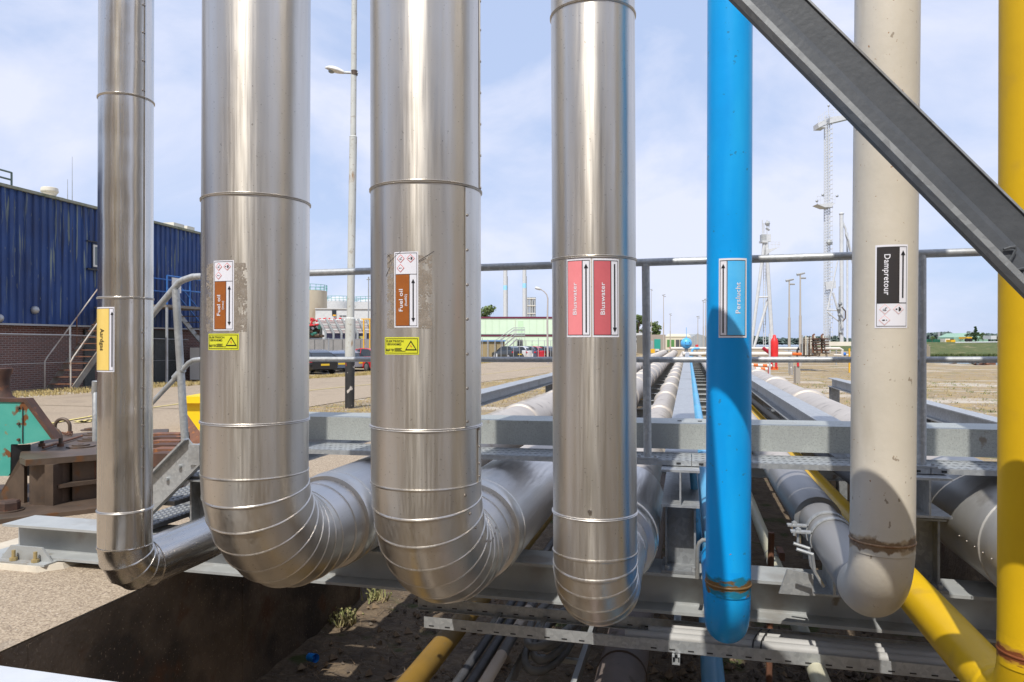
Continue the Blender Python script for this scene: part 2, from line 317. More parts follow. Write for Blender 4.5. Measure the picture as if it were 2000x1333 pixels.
class Sticker:
    """flat design drawn in metres (s to the right, z up) and wrapped on the pipe"""
    def __init__(s, P, pxl, pxr, pyt, pyb):
        s.P = P; tl, zt = P.hit(pxl, (pyt+pyb)/2); tr, _ = P.hit(pxr, (pyt+pyb)/2)
        pm = (pxl+pxr)/2; _, z1 = P.hit(pm, pyt); _, z0 = P.hit(pm, pyb)
        s.t0 = tl; s.W = (tr-tl)*P.r; s.z0 = z0; s.Hh = z1 - z0; s.mb = MB(); s.mats = []
    def mi(s, m):
        if m not in s.mats: s.mats.append(m)
        return s.mats.index(m)
    def P3(s, u, v, lay): return s.P.pt(s.t0 + u/s.P.r, s.z0 + v, .0008 + lay*.0005)
    def rect(s, u0, u1, v0, v1, lay, m):
        s.mb.k = s.mi(m); n = max(1, int(abs(u1-u0)/.006)); v = []
        for i in range(n+1):
            u = u0 + (u1-u0)*i/n; v += [s.P3(u, v0, lay), s.P3(u, v1, lay)]
        s.mb.add(v, [(2*i, 2*i+2, 2*i+3, 2*i+1) for i in range(n)])
    def poly(s, pts, lay, m, mb=None):
        b = mb or s.mb
        if not mb: b.k = s.mi(m)
        b.add([s.P3(u, v, lay) for u, v in pts], [tuple(range(len(pts)))])
    def u(s, px): return (s.P.hit(px, 650)[0] - s.t0) * s.P.r
    def tent(s, u0, u1, v0, v1, lay, m, n=14):
        s.mb.k = s.mi(m); f_ = lambda u: v0 + (v1-v0)*(1-abs(u-(u0+u1)/2)/((u1-u0)/2))
        for i in range(n):
            a, b = u0+(u1-u0)*i/n, u0+(u1-u0)*(i+1)/n; s.mb.add([s.P3(a, v0, lay), s.P3(b, v0, lay), s.P3(b, f_(b)+1e-5, lay), s.P3(a, f_(a)+1e-5, lay)], [(0,1,2,3)])
    def frame(s, u0, u1, v0, v1, t, lay, m):
        s.rect(u0, u1, v0, v0+t, lay, m); s.rect(u0, u1, v1-t, v1, lay, m); s.rect(u0, u0+t, v0+t, v1-t, lay, m); s.rect(u1-t, u1, v0+t, v1-t, lay, m)
    def arrow(s, u, v0, v1, wl, up, down, m=None):
        m = m or st_black; hl = wl*3.2
        s.rect(u-wl/2, u+wl/2, v0 + (hl*.8 if down else 0), v1 - (hl*.8 if up else 0), 2, m)
        if up: s.poly([(u-wl*1.5, v1-hl), (u+wl*1.5, v1-hl), (u, v1)], 2.3, m)
        if down: s.poly([(u, v0), (u+wl*1.5, v0+hl), (u-wl*1.5, v0+hl)], 2.3, m)
    def diamond(s, u, v, r, kind, edge):
        s.poly([(u-r, v), (u, v-r), (u+r, v), (u, v+r)], 2, edge); q = r*.84
        s.poly([(u-q, v), (u, v-q), (u+q, v), (u, v+q)], 2.5, st_white)
        def blob(a, b, ra, rb=None): s.poly([(u + a*r + ra*r*math.cos(t*math.pi/4), v + b*r + (rb or ra)*r*math.sin(t*math.pi/4)) for t in range(8)], 3, st_black)
        if kind == 'mark': blob(-.15, 0, .27, .11); blob(.35, 0, .09)
        elif kind == 'person':
            blob(-.38, 0, .18, .15); blob(.15, .02, .17); blob(.12, .30, .14); blob(.12, -.28, .14); blob(.38, .15, .12); blob(.36, -.15, .12)
        else:
            blob(.0, -.26, .34, .05); blob(.1, .05, .06, .3); blob(-.15, .0, .08, .14); blob(.25, .28, .15, .06); blob(-.35,-.12,.06)
    def finish(s, name='pipe_marker', **t): s.o = s.mb.build(name, s.mats, s.P.obj, smooth=80, **t); return s.o
def text(st, par, body, ln, cap, uc, vc, m, mode='up', lay=3, name='lettering', bold=.013):
    """drawn to a given length and cap height; up = reads bottom to top, down = top to bottom, flat = left to right; (uc, vc) is the centre"""
    import bmesh
    c = bpy.data.curves.new('lettering', 'FONT'); c.body = body; c.size = 1; c.align_x = 'CENTER'; c.offset = bold; c.resolution_u = 3; c.space_character = 1.05
    t = bpy.data.objects.new('lettering_source', c); S.collection.objects.link(t)
    bpy.context.view_layer.update(); me = bpy.data.meshes.new_from_object(t.evaluated_get(bpy.context.evaluated_depsgraph_get()))
    xs = [v.co.x for v in me.vertices]; x0, x1 = min(xs), max(xs); k = ln/(x1-x0); kc = cap/.73
    for v in me.vertices: v.co = ((v.co.x-(x0+x1)/2)*k, (v.co.y-.36)*kc, 0)
    bm = bmesh.new(); bm.from_mesh(me); bmesh.ops.triangulate(bm, faces=bm.faces[:])
    for _ in range(3):
        es = [e for e in bm.edges if e.calc_length() > .008]
        if es: bmesh.ops.subdivide_edges(bm, edges=es, cuts=1, use_grid_fill=False); bmesh.ops.triangulate(bm, faces=bm.faces[:])
    bm.to_mesh(me); bm.free(); mb = MB(); vs = []
    for v in me.vertices:
        a, b = v.co.x, v.co.y
        if mode == 'up': a, b = -b, a
        elif mode == 'down': a, b = b, -a
        vs.append(st.P3(uc + a, vc + b, lay))
    mb.add(vs, [tuple(p.vertices) for p in me.polygons])
    bpy.data.objects.remove(t); bpy.data.curves.remove(c); bpy.data.meshes.remove(me)
    return mb.build(name, m, par, smooth=80)
def mk(X, px_zs, R_, tilt, zs, rb, Y=2.925): return Pipe(X, Y, R_, tilt, zs, rb)
ZT = 6.5
def screw(par, p, d, r=.006, proto=[None]):
    mb = MB().cyl(Vector(p) - Vector(d)*.001, Vector(p) + Vector(d)*.004, r*1.2, r, 8)
    return mb.build('screw', screw_m, par)
def run(P, par, m, steps, name='run'):
    """steps: (y, radius) along the horizontal part"""
    z = P.zs - P.rb; x = P.ax(P.zs).x
    return MB().rings([((x, y, z), X3, Z3, r) for y, r in steps], 40).build(name, m, par, smooth=30)
def run_bumps(y0, y1, r, every, amp, rnd):
    st = [(y0, r)]; y = y0 + every*.6
    while y < y1:
        w_ = .16; st += [(y, r), (y + .012, r + amp*.6), (y + w_*.3, r + amp), (y + w_*.7, r + amp), (y + w_-.012, r + amp*.6), (y + w_, r)]
        y += every * rnd.uniform(.85, 1.15)
    return st + [(y1, r)]
rnd = random.Random(4)
def zhor(P): return P.zs - P.rb
# --- natural gas pipe (first) ---
P1 = Pipe(-2.621, 2.925, .119, .003, CZ-.975, .128)
t1 = thing('pipe', 'thin shiny dented metal pipe with the pale yellow Aardgas marker', 'pipe', (P1.x, P1.y, zhor(P1))); P1.obj = t1
riser(P1, t1, clad_shiny, ZT); elbow(P1, t1, clad_bend, 4)
yr = P1.y + P1.rb
run(P1, t1, clad_bend, [(yr, .119), (4.6, .119)]); run(P1, t1, clad_far, run_bumps(4.6, 60, .117, 1.6, .012, rnd), 'far_run')
for py in (198, 584, 993): band(P1, t1, P1.zside(py), hgt=.011, bulge=.005)
for py in (20, 73, 127, 184, 870, 756, 795, 829, 910, 650, 700): 
    z = P1.zside(py); a = R(-12); screw(t1, P1.pt(a, z, 0), (math.cos(a), math.sin(a), 0), .0045)
MB().add([P1.pt(R(-9), ZT-.1, .0), P1.pt(R(-9), ZT-.1, .006), P1.pt(R(-9), P1.zs, .006), P1.pt(R(-9), P1.zs, .0), P1.pt(R(-3), ZT-.1, .0), P1.pt(R(-3), P1.zs, .0)], [(0,1,2,3), (1,4,5,2)]).build('lap_seam', clad_shiny, t1)
s = Sticker(P1, 189.5, 223.5, 600, 727); W, Hh = s.W, s.Hh
s.rect(0, W, 0, Hh, 0, st_white); ub = s.u(213); s.rect(W*.03, ub, Hh*.025, Hh*.975, 1, st_yel); s.rect(ub, ub+W*.015, Hh*.025, Hh*.975, 1.6, st_dark)
s.frame(W*.03, W*.97, Hh*.02, Hh*.98, W*.012, 1.7, st_dark); s.arrow(s.u(219), Hh*.08, Hh*.93, W*.035, True, False); s.finish()
text(s, s.o, 'Aardgas', Hh*.34, s.u(203.5)-s.u(196), s.u(200), Hh*.50, st_black, 'down')
# --- fuel oil pipes ---
def hazard_plate(P, pxl, pxr, pyt, pyb):
    s = Sticker(P, pxl, pxr, pyt, pyb); W, Hh = s.W, s.Hh
    s.rect(0, W, 0, Hh, 0, st_lemon); s.frame(W*.03, W*.97, Hh*.07, Hh*.93, W*.014, 1, st_black)
    s.tent(W*.63, W*.95, Hh*.24, Hh*.82, 1, st_black); s.tent(W*.675, W*.905, Hh*.31, Hh*.70, 1.8, st_lemon)
    s.poly([(W*.80, Hh*.62), (W*.765, Hh*.47), (W*.785, Hh*.46)], 2, st_edge); s.poly([(W*.765, Hh*.49), (W*.82, Hh*.50), (W*.79, Hh*.34), (W*.795, Hh*.46)], 2.1, st_edge)
    for i, wd in enumerate((.20, .17, .20, .30)):
        s.rect(W*.345, W*(.345+wd), Hh*(.33-.055*i+.02), Hh*(.33-.055*i+.045), 2, st_black)
    s.finish('warning_plate')
    text(s, s.o, 'ELEKTRISCH', W*.52, Hh*.125, W*.33, Hh*.78, st_black, 'flat'); text(s, s.o, 'VERWARMD', W*.46, Hh*.125, W*.30, Hh*.60, st_black, 'flat')
    text(s, s.o, 'BΔRTEC', W*.30, Hh*.14, W*.20, Hh*.27, st_black, 'flat', bold=.012)
def fuel(P, pxl, pxr, pyt, pyb, sub):
    rr = random.Random(len(sub))
    # ragged remains of an older, wider marker
    for pa, pb_ in ((pxl-14, pxl+3), (pxr-3, pxr+27)):
        g = Sticker(P, pa, pb_, pyt+4, pyb+2); cs = .0055; nu, nv = max(2, int(g.W/cs)), int(g.Hh/cs)
        ph = [rr.uniform(0, 6.28) for _ in range(6)]
        for i in range(nu):
            for j in range(nv):
                u, v = (i+.5)/nu, (j+.5)/nv; out_ = u if pa > pxl else 1-u
                f_ = math.sin(u*9+ph[0]+v*5)*.22 + math.sin(v*31+ph[1]+u*4)*.2 + math.sin(v*13+ph[2])*.28 + rr.uniform(-.35,.35) + .62 - out_*.55
                if f_ > 0: q = lambda: rr.uniform(-.3,.3)*cs; g.poly([(i*cs+q(), j*cs+q()), ((i+1)*cs+q(), j*cs+q()), ((i+1)*cs+q(), (j+1)*cs+q()), (i*cs+q(), (j+1)*cs+q())], -.5, glue)
        g.finish('glue_residue')
    s = Sticker(P, pxl, pxr, pyt, pyb); W, Hh = s.W, s.Hh
    s.rect(0, W, 0, Hh, 0, st_white); y1, y2 = Hh*.025, Hh*.70
    s.rect(W*.07, W*.64, y1, y2, 1, st_brown); s.rect(W*.64, W*.66, y1, y2, 1.6, st_black); s.rect(W*.05, W*.95, y2, y2+Hh*.006, 1.6, st_black)
    s.frame(W*.05, W*.95, y1*.8, Hh*.985, W*.015, 1.8, st_black); s.arrow(W*.80, Hh*.07, Hh*.64, W*.05, True, True)
    r = W*.165
    s.diamond(W*.29, Hh*.91, r, 'tree', st_edge); s.diamond(W*.70, Hh*.91, r, 'person', st_edge); s.diamond(W*.28, Hh*.785, r, 'mark', st_edge); s.finish()
    text(s, s.o, 'Fuel oil', Hh*.295, W*.175, W*.29, Hh*.36, st_white, 'up'); text(s, s.o, sub, Hh*(.12 if len(sub) < 7 else .155), W*.095, W*.50, Hh*.36, st_white, 'up', bold=.012)
def pipe_big(P, label, bands):
    t = thing('pipe', label, 'pipe', (P.x, P.y, zhor(P))); P.obj = t
    riser(P, t, clad, ZT); elbow(P, t, clad, 8)
    for py in bands: band(P, t, P.zside(py), hgt=.014, bulge=.006)
    y0 = P.y + P.rb
    r = P.r
    run(P, t, clad_run, [(y0, r), (y0+.14, r), (y0+.143, r+.006), (y0+.155, r+.006), (y0+.158, r), (y0+.27, r)])
    MB().rings([((P.ax(P.zs).x, y, zhor(P)), X3, Z3, q) for y, q in ((y0+.262, r), (y0+.265, r+.02), (y0+.285, r+.026), (y0+.36, r+.026), (y0+.366, r+.030), (y0+.38, r+.030), (y0+.385, r+.027))], 48, False).build('collar', clad, t, smooth=30)
    run(P, t, clad_run, [(y0+.38, r+.027), (y0+1.5, r+.027)], 'covered_run')
    run(P, t, clad_far, run_bumps(y0+1.5, 62, r, 2.2, .03, rnd), 'far_run')
    for a in (160, 20):
        for dy in (.29, .34): screw(t, Vector((P.ax(P.zs).x + (r+.028)*math.cos(R(a)), y0+dy, zhor(P) + (r+.028)*math.sin(R(-15 if a < 90 else 60)))), (1 if a < 90 else -1, 0, 0))
    return t
P2 = Pipe(-1.917, 2.925, .234, .0050, CZ-.591, .40)
t2 = pipe_big(P2, 'thick brushed metal pipe with the brown Fuel oil (imex) marker', (398, 820))
fuel(P2, 417.5, 457, 509, 646, '(imex)'); hazard_plate(P2, 407.5, 466.5, 652, 684)
P3 = Pipe(-1.091, 2.925, .235, -.0015, CZ-.594, .40)
t3 = pipe_big(P3, 'thick brushed metal pipe with the brown Fuel oil (fuel02) marker and a riveted side seam', (377, 829))
fuel(P3, 770.5, 817, 492, 640, '(fuel02)')
for (pa, pb_) in (((757, 516), (783, 492)), ((754, 540), (762, 522)), ((818, 510), (848, 491)), ((818, 512), (832, 505)), ((757, 497), (762, 503)), ((756, 503), (763, 497))):
    q = []
    for px, py in (pa, pb_):
        th, z = P3.hit(px, py); q.append((th, z))
    MB().tube([P3.pt(q[0][0]+(q[1][0]-q[0][0])*i/4, q[0][1]+(q[1][1]-q[0][1])*i/4, .0002) for i in range(5)], .0012, 4).build('scratch', st_dark, t3)
hazard_plate(P3, 752, 818.5, 659, 693)
def seam(P, par, px, z0, z1, pys, d=1):
    th = P.hit(px, 600)[0]
    MB().add([P.pt(th - d*.012/P.r, z1, .0006), P.pt(th - d*.012/P.r, z1, .0045), P.pt(th - d*.012/P.r, z0, .0045), P.pt(th - d*.012/P.r, z0, .0006), P.pt(th + d*.03/P.r, z1, .0008), P.pt(th + d*.03/P.r, z0, .0008)], [(0,1,2,3), (1,4,5,2)]).build('lap_seam', clad, par)
    for py in pys:
        z = P.hit(px, py)[1]
        if z0 < z < z1+.01: screw(par, P.pt(th, z, .002), (math.cos(th), math.sin(th), 0), .0055)
zb1, zb2 = P3.zside(377), P3.zside(829)
seam(P3, t3, 912, zb2+.01, zb1-.01, (489, 557, 624, 692, 759, 824, 421))
seam(P3, t3, 937.5, zb1+.01, 4.6, (368, 305, 244, 183, 122, 61, 5))
seam(P3, t3, 934, P3.zs, zb2-.01, (838, 872, 905, 930))
# screws that follow the side seam round the bend
for i in range(9):
    a = 4 + i*10; c = P3.ax(P3.zs) + Vector((0, P3.rb, 0)); e = Vector((0, math.cos(R(a)), math.sin(R(a))))
    q = c + Vector((0, -math.cos(R(a)), -math.sin(R(a))))*P3.rb; d = (X3*math.cos(R(28)) + e*math.sin(R(-28 + i*7))).normalized(); screw(t3, q + d*P3.r, d, .0055)
# --- fire water pipe ---
P4 = Pipe(-.369, 2.925, .169, -.0042, CZ-.845, .19)
t4 = thing('pipe', 'medium metal pipe with two red and pink Bluswater markers side by side', 'pipe', (P4.x, P4.y, zhor(P4))); P4.obj = t4
riser(P4, t4, clad, ZT); elbow(P4, t4, clad, 7)
for py in (36, 510, 997): band(P4, t4, P4.zside(py), hgt=.012, bulge=.005)
th, z = P4.hit(1152, 999); screw(t4, P4.pt(th, z, .004), (math.cos(th), math.sin(th), 0), .007)
y0 = P4.y + P4.rb
run(P4, t4, clad_run, [(y0, .169), (y0+.42, .169), (y0+.425, .174), (y0+.44, .174), (y0+.45, .169), (y0+.6, .17)])
MB().rings([((P4.ax(P4.zs).x, y, zhor(P4)), X3, Z3, q) for y, q in ((y0+.59, .17), (y0+.60, .205), (y0+.62, .213), (y0+.72, .213), (y0+.725, .219), (y0+.74, .219), (y0+.745, .214))], 48, False).build('collar', clad, t4, smooth=30)
run(P4, t4, clad_run, [(y0+.74, .214), (y0+1.7, .214)], 'covered_run')
run(P4, t4, clad_far, run_bumps(y0+1.7, 62, .165, 2.9, .035, rnd), 'far_run')
for dy in (.64, .69): screw(t4, (P4.x + .214, y0+dy, zhor(P4)-.03), (1,0,0))
for (l, r_, col, up) in ((1107.5, 1154, st_pink, True), (1157, 1208.5, st_red, False)):
    s = Sticker(P4, l, r_, 505, 659); W, Hh = s.W, s.Hh
    s.rect(0, W, 0, Hh, 0, st_white); s.rect(W*.06, W*.66, Hh*.03, Hh*.97, 1, col); s.rect(W*.66, W*.69, Hh*.03, Hh*.97, 1.6, st_black)
    s.frame(W*.04, W*.96, Hh*.025, Hh*.975, W*.02, 1.8, st_black); s.arrow(W*.82, Hh*.06, Hh*.93, W*.055, up, not up)
    s.finish('pipe_marker', label='faded pink Bluswater marker with its arrow up' if up else 'deeper red Bluswater marker with its arrow down')
    text(s, s.o, 'Bluswater', Hh*.41, W*.165, W*.36, Hh*.49, st_white, 'up')
# --- compressed air pipe ---
P5 = Pipe(.1533, 2.925, .0845, .0030, CZ-.937, .22)
t5 = thing('pipe', 'bright blue painted pipe with the Perslucht marker', 'pipe', (P5.x, P5.y, zhor(P5))); P5.obj = t5
riser(P5, t5, blue_p, ZT); elbow(P5, t5, blue_p)
band(P5, t5, P5.zs + .012, weld_teal, .10, .0007, 'weld'); band(P5, t5, P5.zs, weld_teal, .010, .004, 'weld')
xs = P5.ax(P5.zs).x
run(P5, t5, blue_p, [(P5.y+P5.rb, .0845), (4.0, .0845)])
run(P5, t5, blue_pale, run_bumps(4.0, 62, .07, 3.4, .006, rnd), 'far_run')
s = Sticker(P5, 1404, 1458, 504.5, 660); W, Hh = s.W, s.Hh
s.rect(0, W, 0, Hh, 0, st_white); s.rect(W*.30, W*.92, Hh*.03, Hh*.97, 1, st_cyan); s.rect(W*.27, W*.295, Hh*.03, Hh*.97, 1.6, st_black)
s.frame(W*.04, W*.93, Hh*.025, Hh*.975, W*.02, 1.8, st_black); s.arrow(W*.155, Hh*.06, Hh*.93, W*.045, True, False); s.finish()
text(s, s.o, 'Perslucht', Hh*.39, W*.17, W*.64, Hh*.50, st_white, 'up')
# --- condensate return pipe ---
P6 = Pipe(.7025, 2.925, .1095, .0085, CZ-.735, .25)
t6 = thing('pipe', 'cream grey speckled pipe with the black Dampretour marker', 'pipe', (P6.x, P6.y, zhor(P6))); P6.obj = t6
riser(P6, t6, cream, ZT); elbow(P6, t6, cream)
band(P6, t6, P6.zs+.012, brown_tarn, .10, .0006, 'tarnish_ring'); band(P6, t6, P6.zs, weld_rust, .009, .0035, 'weld')
grey_run = mat('grey_steel_run', (.36,.35,.34), (.30,.29,.28), 4, rough=.45, metal=.5, st=(1,.1,1))
run(P6, t6, grey_run, [(P6.y+P6.rb, .1095), (P6.y+P6.rb+.004, .112), (P6.y+P6.rb+.014, .112), (P6.y+P6.rb+.018, .105), (4.25, .105)])
run(P6, t6, grey_run, [(4.25, .105), (4.27, .125), (5.6, .125)], 'covered_run'); run(P6, t6, clad_far, run_bumps(5.6, 60, .12, 2.5, .01, rnd), 'far_run')
s = Sticker(P6, 1709, 1772, 478, 641); W, Hh = s.W, s.Hh; y2 = Hh*.30
s.rect(0, W, 0, Hh, 0, st_white); s.rect(W*.06, W*.70, y2, Hh*.97, 1, st_dark); s.rect(W*.70, W*.72, y2, Hh*.97, 1.6, st_black); s.rect(W*.05, W*.96, y2-Hh*.004, y2+Hh*.004, 1.7, st_black)
s.frame(W*.05, W*.96, Hh*.02, Hh*.975, W*.014, 1.8, st_black); s.arrow(W*.83, Hh*.36, Hh*.93, W*.05, True, False)
r = W*.17; s.diamond(W*.30, Hh*.225, r, 'tree', st_rose); s.diamond(W*.70, Hh*.225, r, 'person', st_rose); s.diamond(W*.29, Hh*.095, r, 'mark', st_rose); s.finish()
text(s, s.o, 'Dampretour', Hh*.49, W*.185, W*.36, Hh*.64, st_white, 'down')
# --- yellow pipe at the right ---
P7 = Pipe(1.019, 2.52, .086, .0025, CZ-.955, .215)
t7 = thing('pipe', 'bright yellow painted pipe at the right edge of the picture', 'pipe', (P7.x, P7.y, zhor(P7))); P7.obj = t7
riser(P7, t7, yellow_p, ZT); elbow(P7, t7, yellow_p)
band(P7, t7, P7.zs+.012, weld_brown, .095, .0008, 'weld'); band(P7, t7, P7.zs+.005, weld_brown, .010, .003, 'weld')
run(P7, t7, yellow_p, [(P7.y+P7.rb, .086), (60, .086)])
MB().rings([((P7.ax(P7.zs).x, P7.y+P7.rb+y, zhor(P7)), X3, Z3, .086+q) for y, q in ((-.02, .0008), (-.008, .003), (0, .004), (.008, .003), (.02, .0012), (.05, .0008))], 40, False).build('weld', weld_brown, t7, smooth=60)
# --- big insulated pipe beyond it, its riser just outside the frame ---
P8 = Pipe(1.615, 2.925, .30, 0, 1.01, .45)
t8 = thing('pipe', 'thickest metal clad pipe, lying low behind the yellow pipe at the right edge', 'pipe', (P8.x, P8.y, zhor(P8))); P8.obj = t8
matte = mat('pale_matte_cladding', (.50,.49,.465), (.43,.42,.40), 4, rough=.5, metal=.55, spots=[((.34,.32,.29), 6, .6, .1)])
riser(P8, t8, matte, ZT); elbow(P8, t8, matte, 8)
y0 = P8.y + P8.rb
run(P8, t8, matte, [(y0, .24), (y0+.3, .24)])
MB().rings([((P8.x, y, zhor(P8)), X3, Z3, q) for y, q in ((y0+.28, .24), (y0+.285, .264), (y0+.30, .270), (y0+.48, .270), (y0+.485, .277), (y0+.50, .277), (y0+.505, .273))], 48, False).build('collar', matte, t8, smooth=30)
run(P8, t8, matte, [(y0+.5, .273), (y0+1.6, .273)], 'covered_run'); run(P8, t8, clad_far, run_bumps(y0+1.6, 62, .27, 3.3, .04, rnd), 'far_run')
for i in range(5): screw(t8, (P8.x - .274, y0+.33+.1*i, zhor(P8)-.02), (-1,0,0), .004)
# ================= GROUND, PIT =================
ground_m = mat('dry_gravel_ground', (.30,.225,.135), (.23,.185,.12), .9, rough=.95, spots=[((.33,.235,.10), 2.2, .48, .12), ((.14,.145,.06), 1.1, .60, .08), ((.44,.39,.32), .42, .54, .08, (.5,1.6,1)), ((.26,.17,.07), 6, .60, .05), ((.42,.37,.31), 34, .62, .06), ((.15,.12,.09), 48, .66, .05)], bump=.03, bsc=18)
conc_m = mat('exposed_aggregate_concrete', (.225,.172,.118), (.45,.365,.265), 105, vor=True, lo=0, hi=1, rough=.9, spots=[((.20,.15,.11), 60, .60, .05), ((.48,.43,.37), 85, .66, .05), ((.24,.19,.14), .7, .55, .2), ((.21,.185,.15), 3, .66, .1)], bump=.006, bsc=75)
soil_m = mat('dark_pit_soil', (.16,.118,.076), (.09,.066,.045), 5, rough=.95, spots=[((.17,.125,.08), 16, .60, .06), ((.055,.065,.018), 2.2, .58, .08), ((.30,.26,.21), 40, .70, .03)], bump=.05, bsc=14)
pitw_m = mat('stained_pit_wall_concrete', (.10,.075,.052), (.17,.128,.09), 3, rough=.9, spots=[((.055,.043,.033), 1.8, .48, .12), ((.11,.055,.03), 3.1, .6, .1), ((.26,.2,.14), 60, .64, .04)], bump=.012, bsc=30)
XL, XL2, XR, YJ = -3.28, -4.05, 2.35, 6.6
def grid(mb, x0, x1, y0, y1, nx, ny, off=0, zf=zg, jit=0, rr=None):
    v = []
    for j in range(ny+1):
        for i in range(nx+1):
            x = x0+(x1-x0)*i/nx; y = y0+(y1-y0)*j/ny; v.append((x, y, zf(y)+off + (rr.uniform(-jit, jit) if rr and 0 < i < nx and 0 < j < ny else 0)))
    m = nx+1; mb.add(v, [(j*m+i, j*m+i+1, (j+1)*m+i+1, (j+1)*m+i) for j in range(ny) for i in range(nx)])
g = MB(); ys = [-400, -40, YJ, 13.2] 
for (xa, xb, ya, yb, nx, ny) in ((-900, -60, -400, 14, 1, 1), (-60, XL, -40, YJ, 1, 1), (-60, XL2, YJ, 14, 1, 1), (-60, XL2, 14, 45, 1, 62), (-900, -60, 14, 45, 1, 62),
        (XR+2.2, 900, -40, 5.2, 1, 1), (XR, 900, 5.2, 14, 1, 1), (XR, 900, 14, 45, 1, 62), (-60, 900, -400, -40, 1, 1), (-900, -6, 45, 2500, 1, 1), (-6, 20, 45, 2500, 1, 1), (20, 60, 45, 66, 1, 1), (20, 900, 700, 2500, 1, 1), (-60,XL,-400.1,-400,1,1), (XL, XR+2.2, -40, -3, 1, 1)): grid(g, xa, xb, ya, yb, nx, ny)
grid(g, 60, 900, 45, 66, 1, 1)
struct(g, 'ground', ground_m, smooth=False)
pf = MB(); rr = random.Random(2)
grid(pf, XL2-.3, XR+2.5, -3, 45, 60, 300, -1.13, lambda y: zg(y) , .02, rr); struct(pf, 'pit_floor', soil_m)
pw = MB()
for (xa, xb, ya, yb) in ((XL-.25, XL, -3, YJ+.25), (XL2-.25, XL2, YJ, 45), (XR+2.2, XR+2.45, -3, 5.2), (XR, XR+.25, 5.2, 45), (XL, XR+2.2, -3.2, -3), (XL2, XR, 45, 45.3)):
    n = 20 if yb > 20 else 1
    for i in range(n):
        a = ya+(yb-ya)*i/n; b = ya+(yb-ya)*(i+1)/n; pw.box(xa, xb, a, b, -1.7, min(zg(a), zg(b)) + .001 - (.003 if yb > 20 else .003))
pw.box(XL2, XL-.25, YJ, YJ+.25, -1.7, -.002); pw.box(XR+.25, XR+2.2, 4.95, 5.2, -1.7, -.002)
# pour joints on the left wall
for y in (1.2, 3.0, 4.83): pw.box(XL, XL+.004, y, y+.02, -1.2, -.02)
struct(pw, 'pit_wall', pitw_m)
pv = MB(); grid(pv, -60, XL, -40, YJ-.001, 1, 1, .006); grid(pv, -60, XL2, YJ, 11.2, 1, 1, .006); grid(pv, -17.3, -8.5, 11.2, 14, 1, 1, .006); grid(pv, -17.3, -8.5, 14, 75, 1, 122, .012)
struct(pv, 'pavement', conc_m, smooth=False)
# gravel and debris lying on the ground and in the pit
pebble = mat('pebble_stone', (.42,.36,.29), (.25,.2,.16), 3, rough=.9)
st_ = MB(); rr = random.Random(9)
for _ in range(900):
    x, y = rr.uniform(-2.9, 3.8), rr.uniform(4.6, 8.5); st_.ico((x, y, -1.12), rr.uniform(.006, .028), rr)
for _ in range(420):
    x, y = rr.gauss(1.0, .5), rr.gauss(5.9, .35); st_.ico((x, y, -1.11), rr.uniform(.012, .035), rr)
st_.build('pit_gravel', mat('dark_pebbles', (.16,.13,.10), (.08,.062,.05), 6, rough=.9), None, kind='stuff', label='loose dark gravel and small stones on the pit floor', category='gravel')
st_ = MB()
for _ in range(1500):
    x, y = rr.uniform(-8.4, -4.1), rr.uniform(11.5, 24); st_.ico((x, y, zg(y)+.004), rr.uniform(.01, .03), rr)
for _ in range(1500):
    x, y = rr.uniform(2.8, 14), rr.uniform(8, 26); st_.ico((x, y, zg(y)+.004), rr.uniform(.01, .035), rr)
st_.build('gravel', pebble, None, kind='stuff', label='pale loose gravel scattered over the dry ground', category='gravel')
st_ = MB(); tw = mat('dry_twig', (.26,.19,.12), (.16,.11,.07), 9, rough=.9)
for _ in range(420):
    x, y, a = rr.uniform(-3.1, 1.6), rr.uniform(5.0, 7.5), rr.uniform(0, 6.28); l = rr.uniform(.04, .2); st_.tube([(x, y, -1.115), (x+l*.5*math.cos(a), y+l*.5*math.sin(a), -1.10+rr.uniform(0,.02)), (x+l*math.cos(a+.3), y+l*math.sin(a+.3), -1.11)], rr.uniform(.0015,.004), 4)
for _ in range(160):
    x, y = rr.uniform(-3.1, 1.6), rr.uniform(5.0, 7.5); st_.ico((x, y, -1.115), rr.uniform(.02, .05), rr)
st_.build('pit_litter', tw, None, kind='stuff', label='dry twigs, leaves and crumbs scattered on the pit floor', category='litter')
# grass
grass_m = mat('dry_straw_grass', (.46,.35,.15), (.36,.29,.12), 3, rough=.9)
green_m = mat('green_weed', (.10,.15,.035), (.16,.2,.05), 9, rough=.8)
def tuft(mb, x, y, z, h, n, rr, sp=.06):
    for _ in range(n):
        a = rr.uniform(0, 6.28); d = rr.uniform(0, sp); bx, by = x + d*math.cos(a), y + d*math.sin(a); w_ = h*.05+.002; b = rr.uniform(0, 6.28); l = h*rr.uniform(.5, 1.1); t = rr.uniform(.2, .8)*l
        dx, dy = math.cos(b), math.sin(b)
        mb.add([(bx-dy*w_, by+dx*w_, z), (bx+dy*w_, by-dx*w_, z), (bx+dx*t*.5+dy*w_*.6, by+dy*t*.5-dx*w_*.6, z+l*.6), (bx+dx*t, by+dy*t, z+l*.8)], [(0,1,2), (0,2,3)])
mb = MB()
for _ in range(2600):
    y = rr.uniform(11, 75); tuft(mb, rr.uniform(-18.9, -17.2) - (.4 if y > 40 else 0), y, zg(y), .16, 6, rr, .18)
for _ in range(1500):
    y = 12 + 26*rr.random()**1.3; tuft(mb, rr.uniform(-8.3, -4.2), y, zg(y), .07, 6, rr, .2)
for _ in range(3800):
    y = 9 + 50*rr.random()**1.4; tuft(mb, rr.uniform(2.7, 4 + y*.8), y, zg(y), .07, 6, rr, .25)
mb.build('dry_grass', grass_m, None, kind='stuff', label='straw coloured dry grass along the fence and across the field', category='grass')
mb = MB()
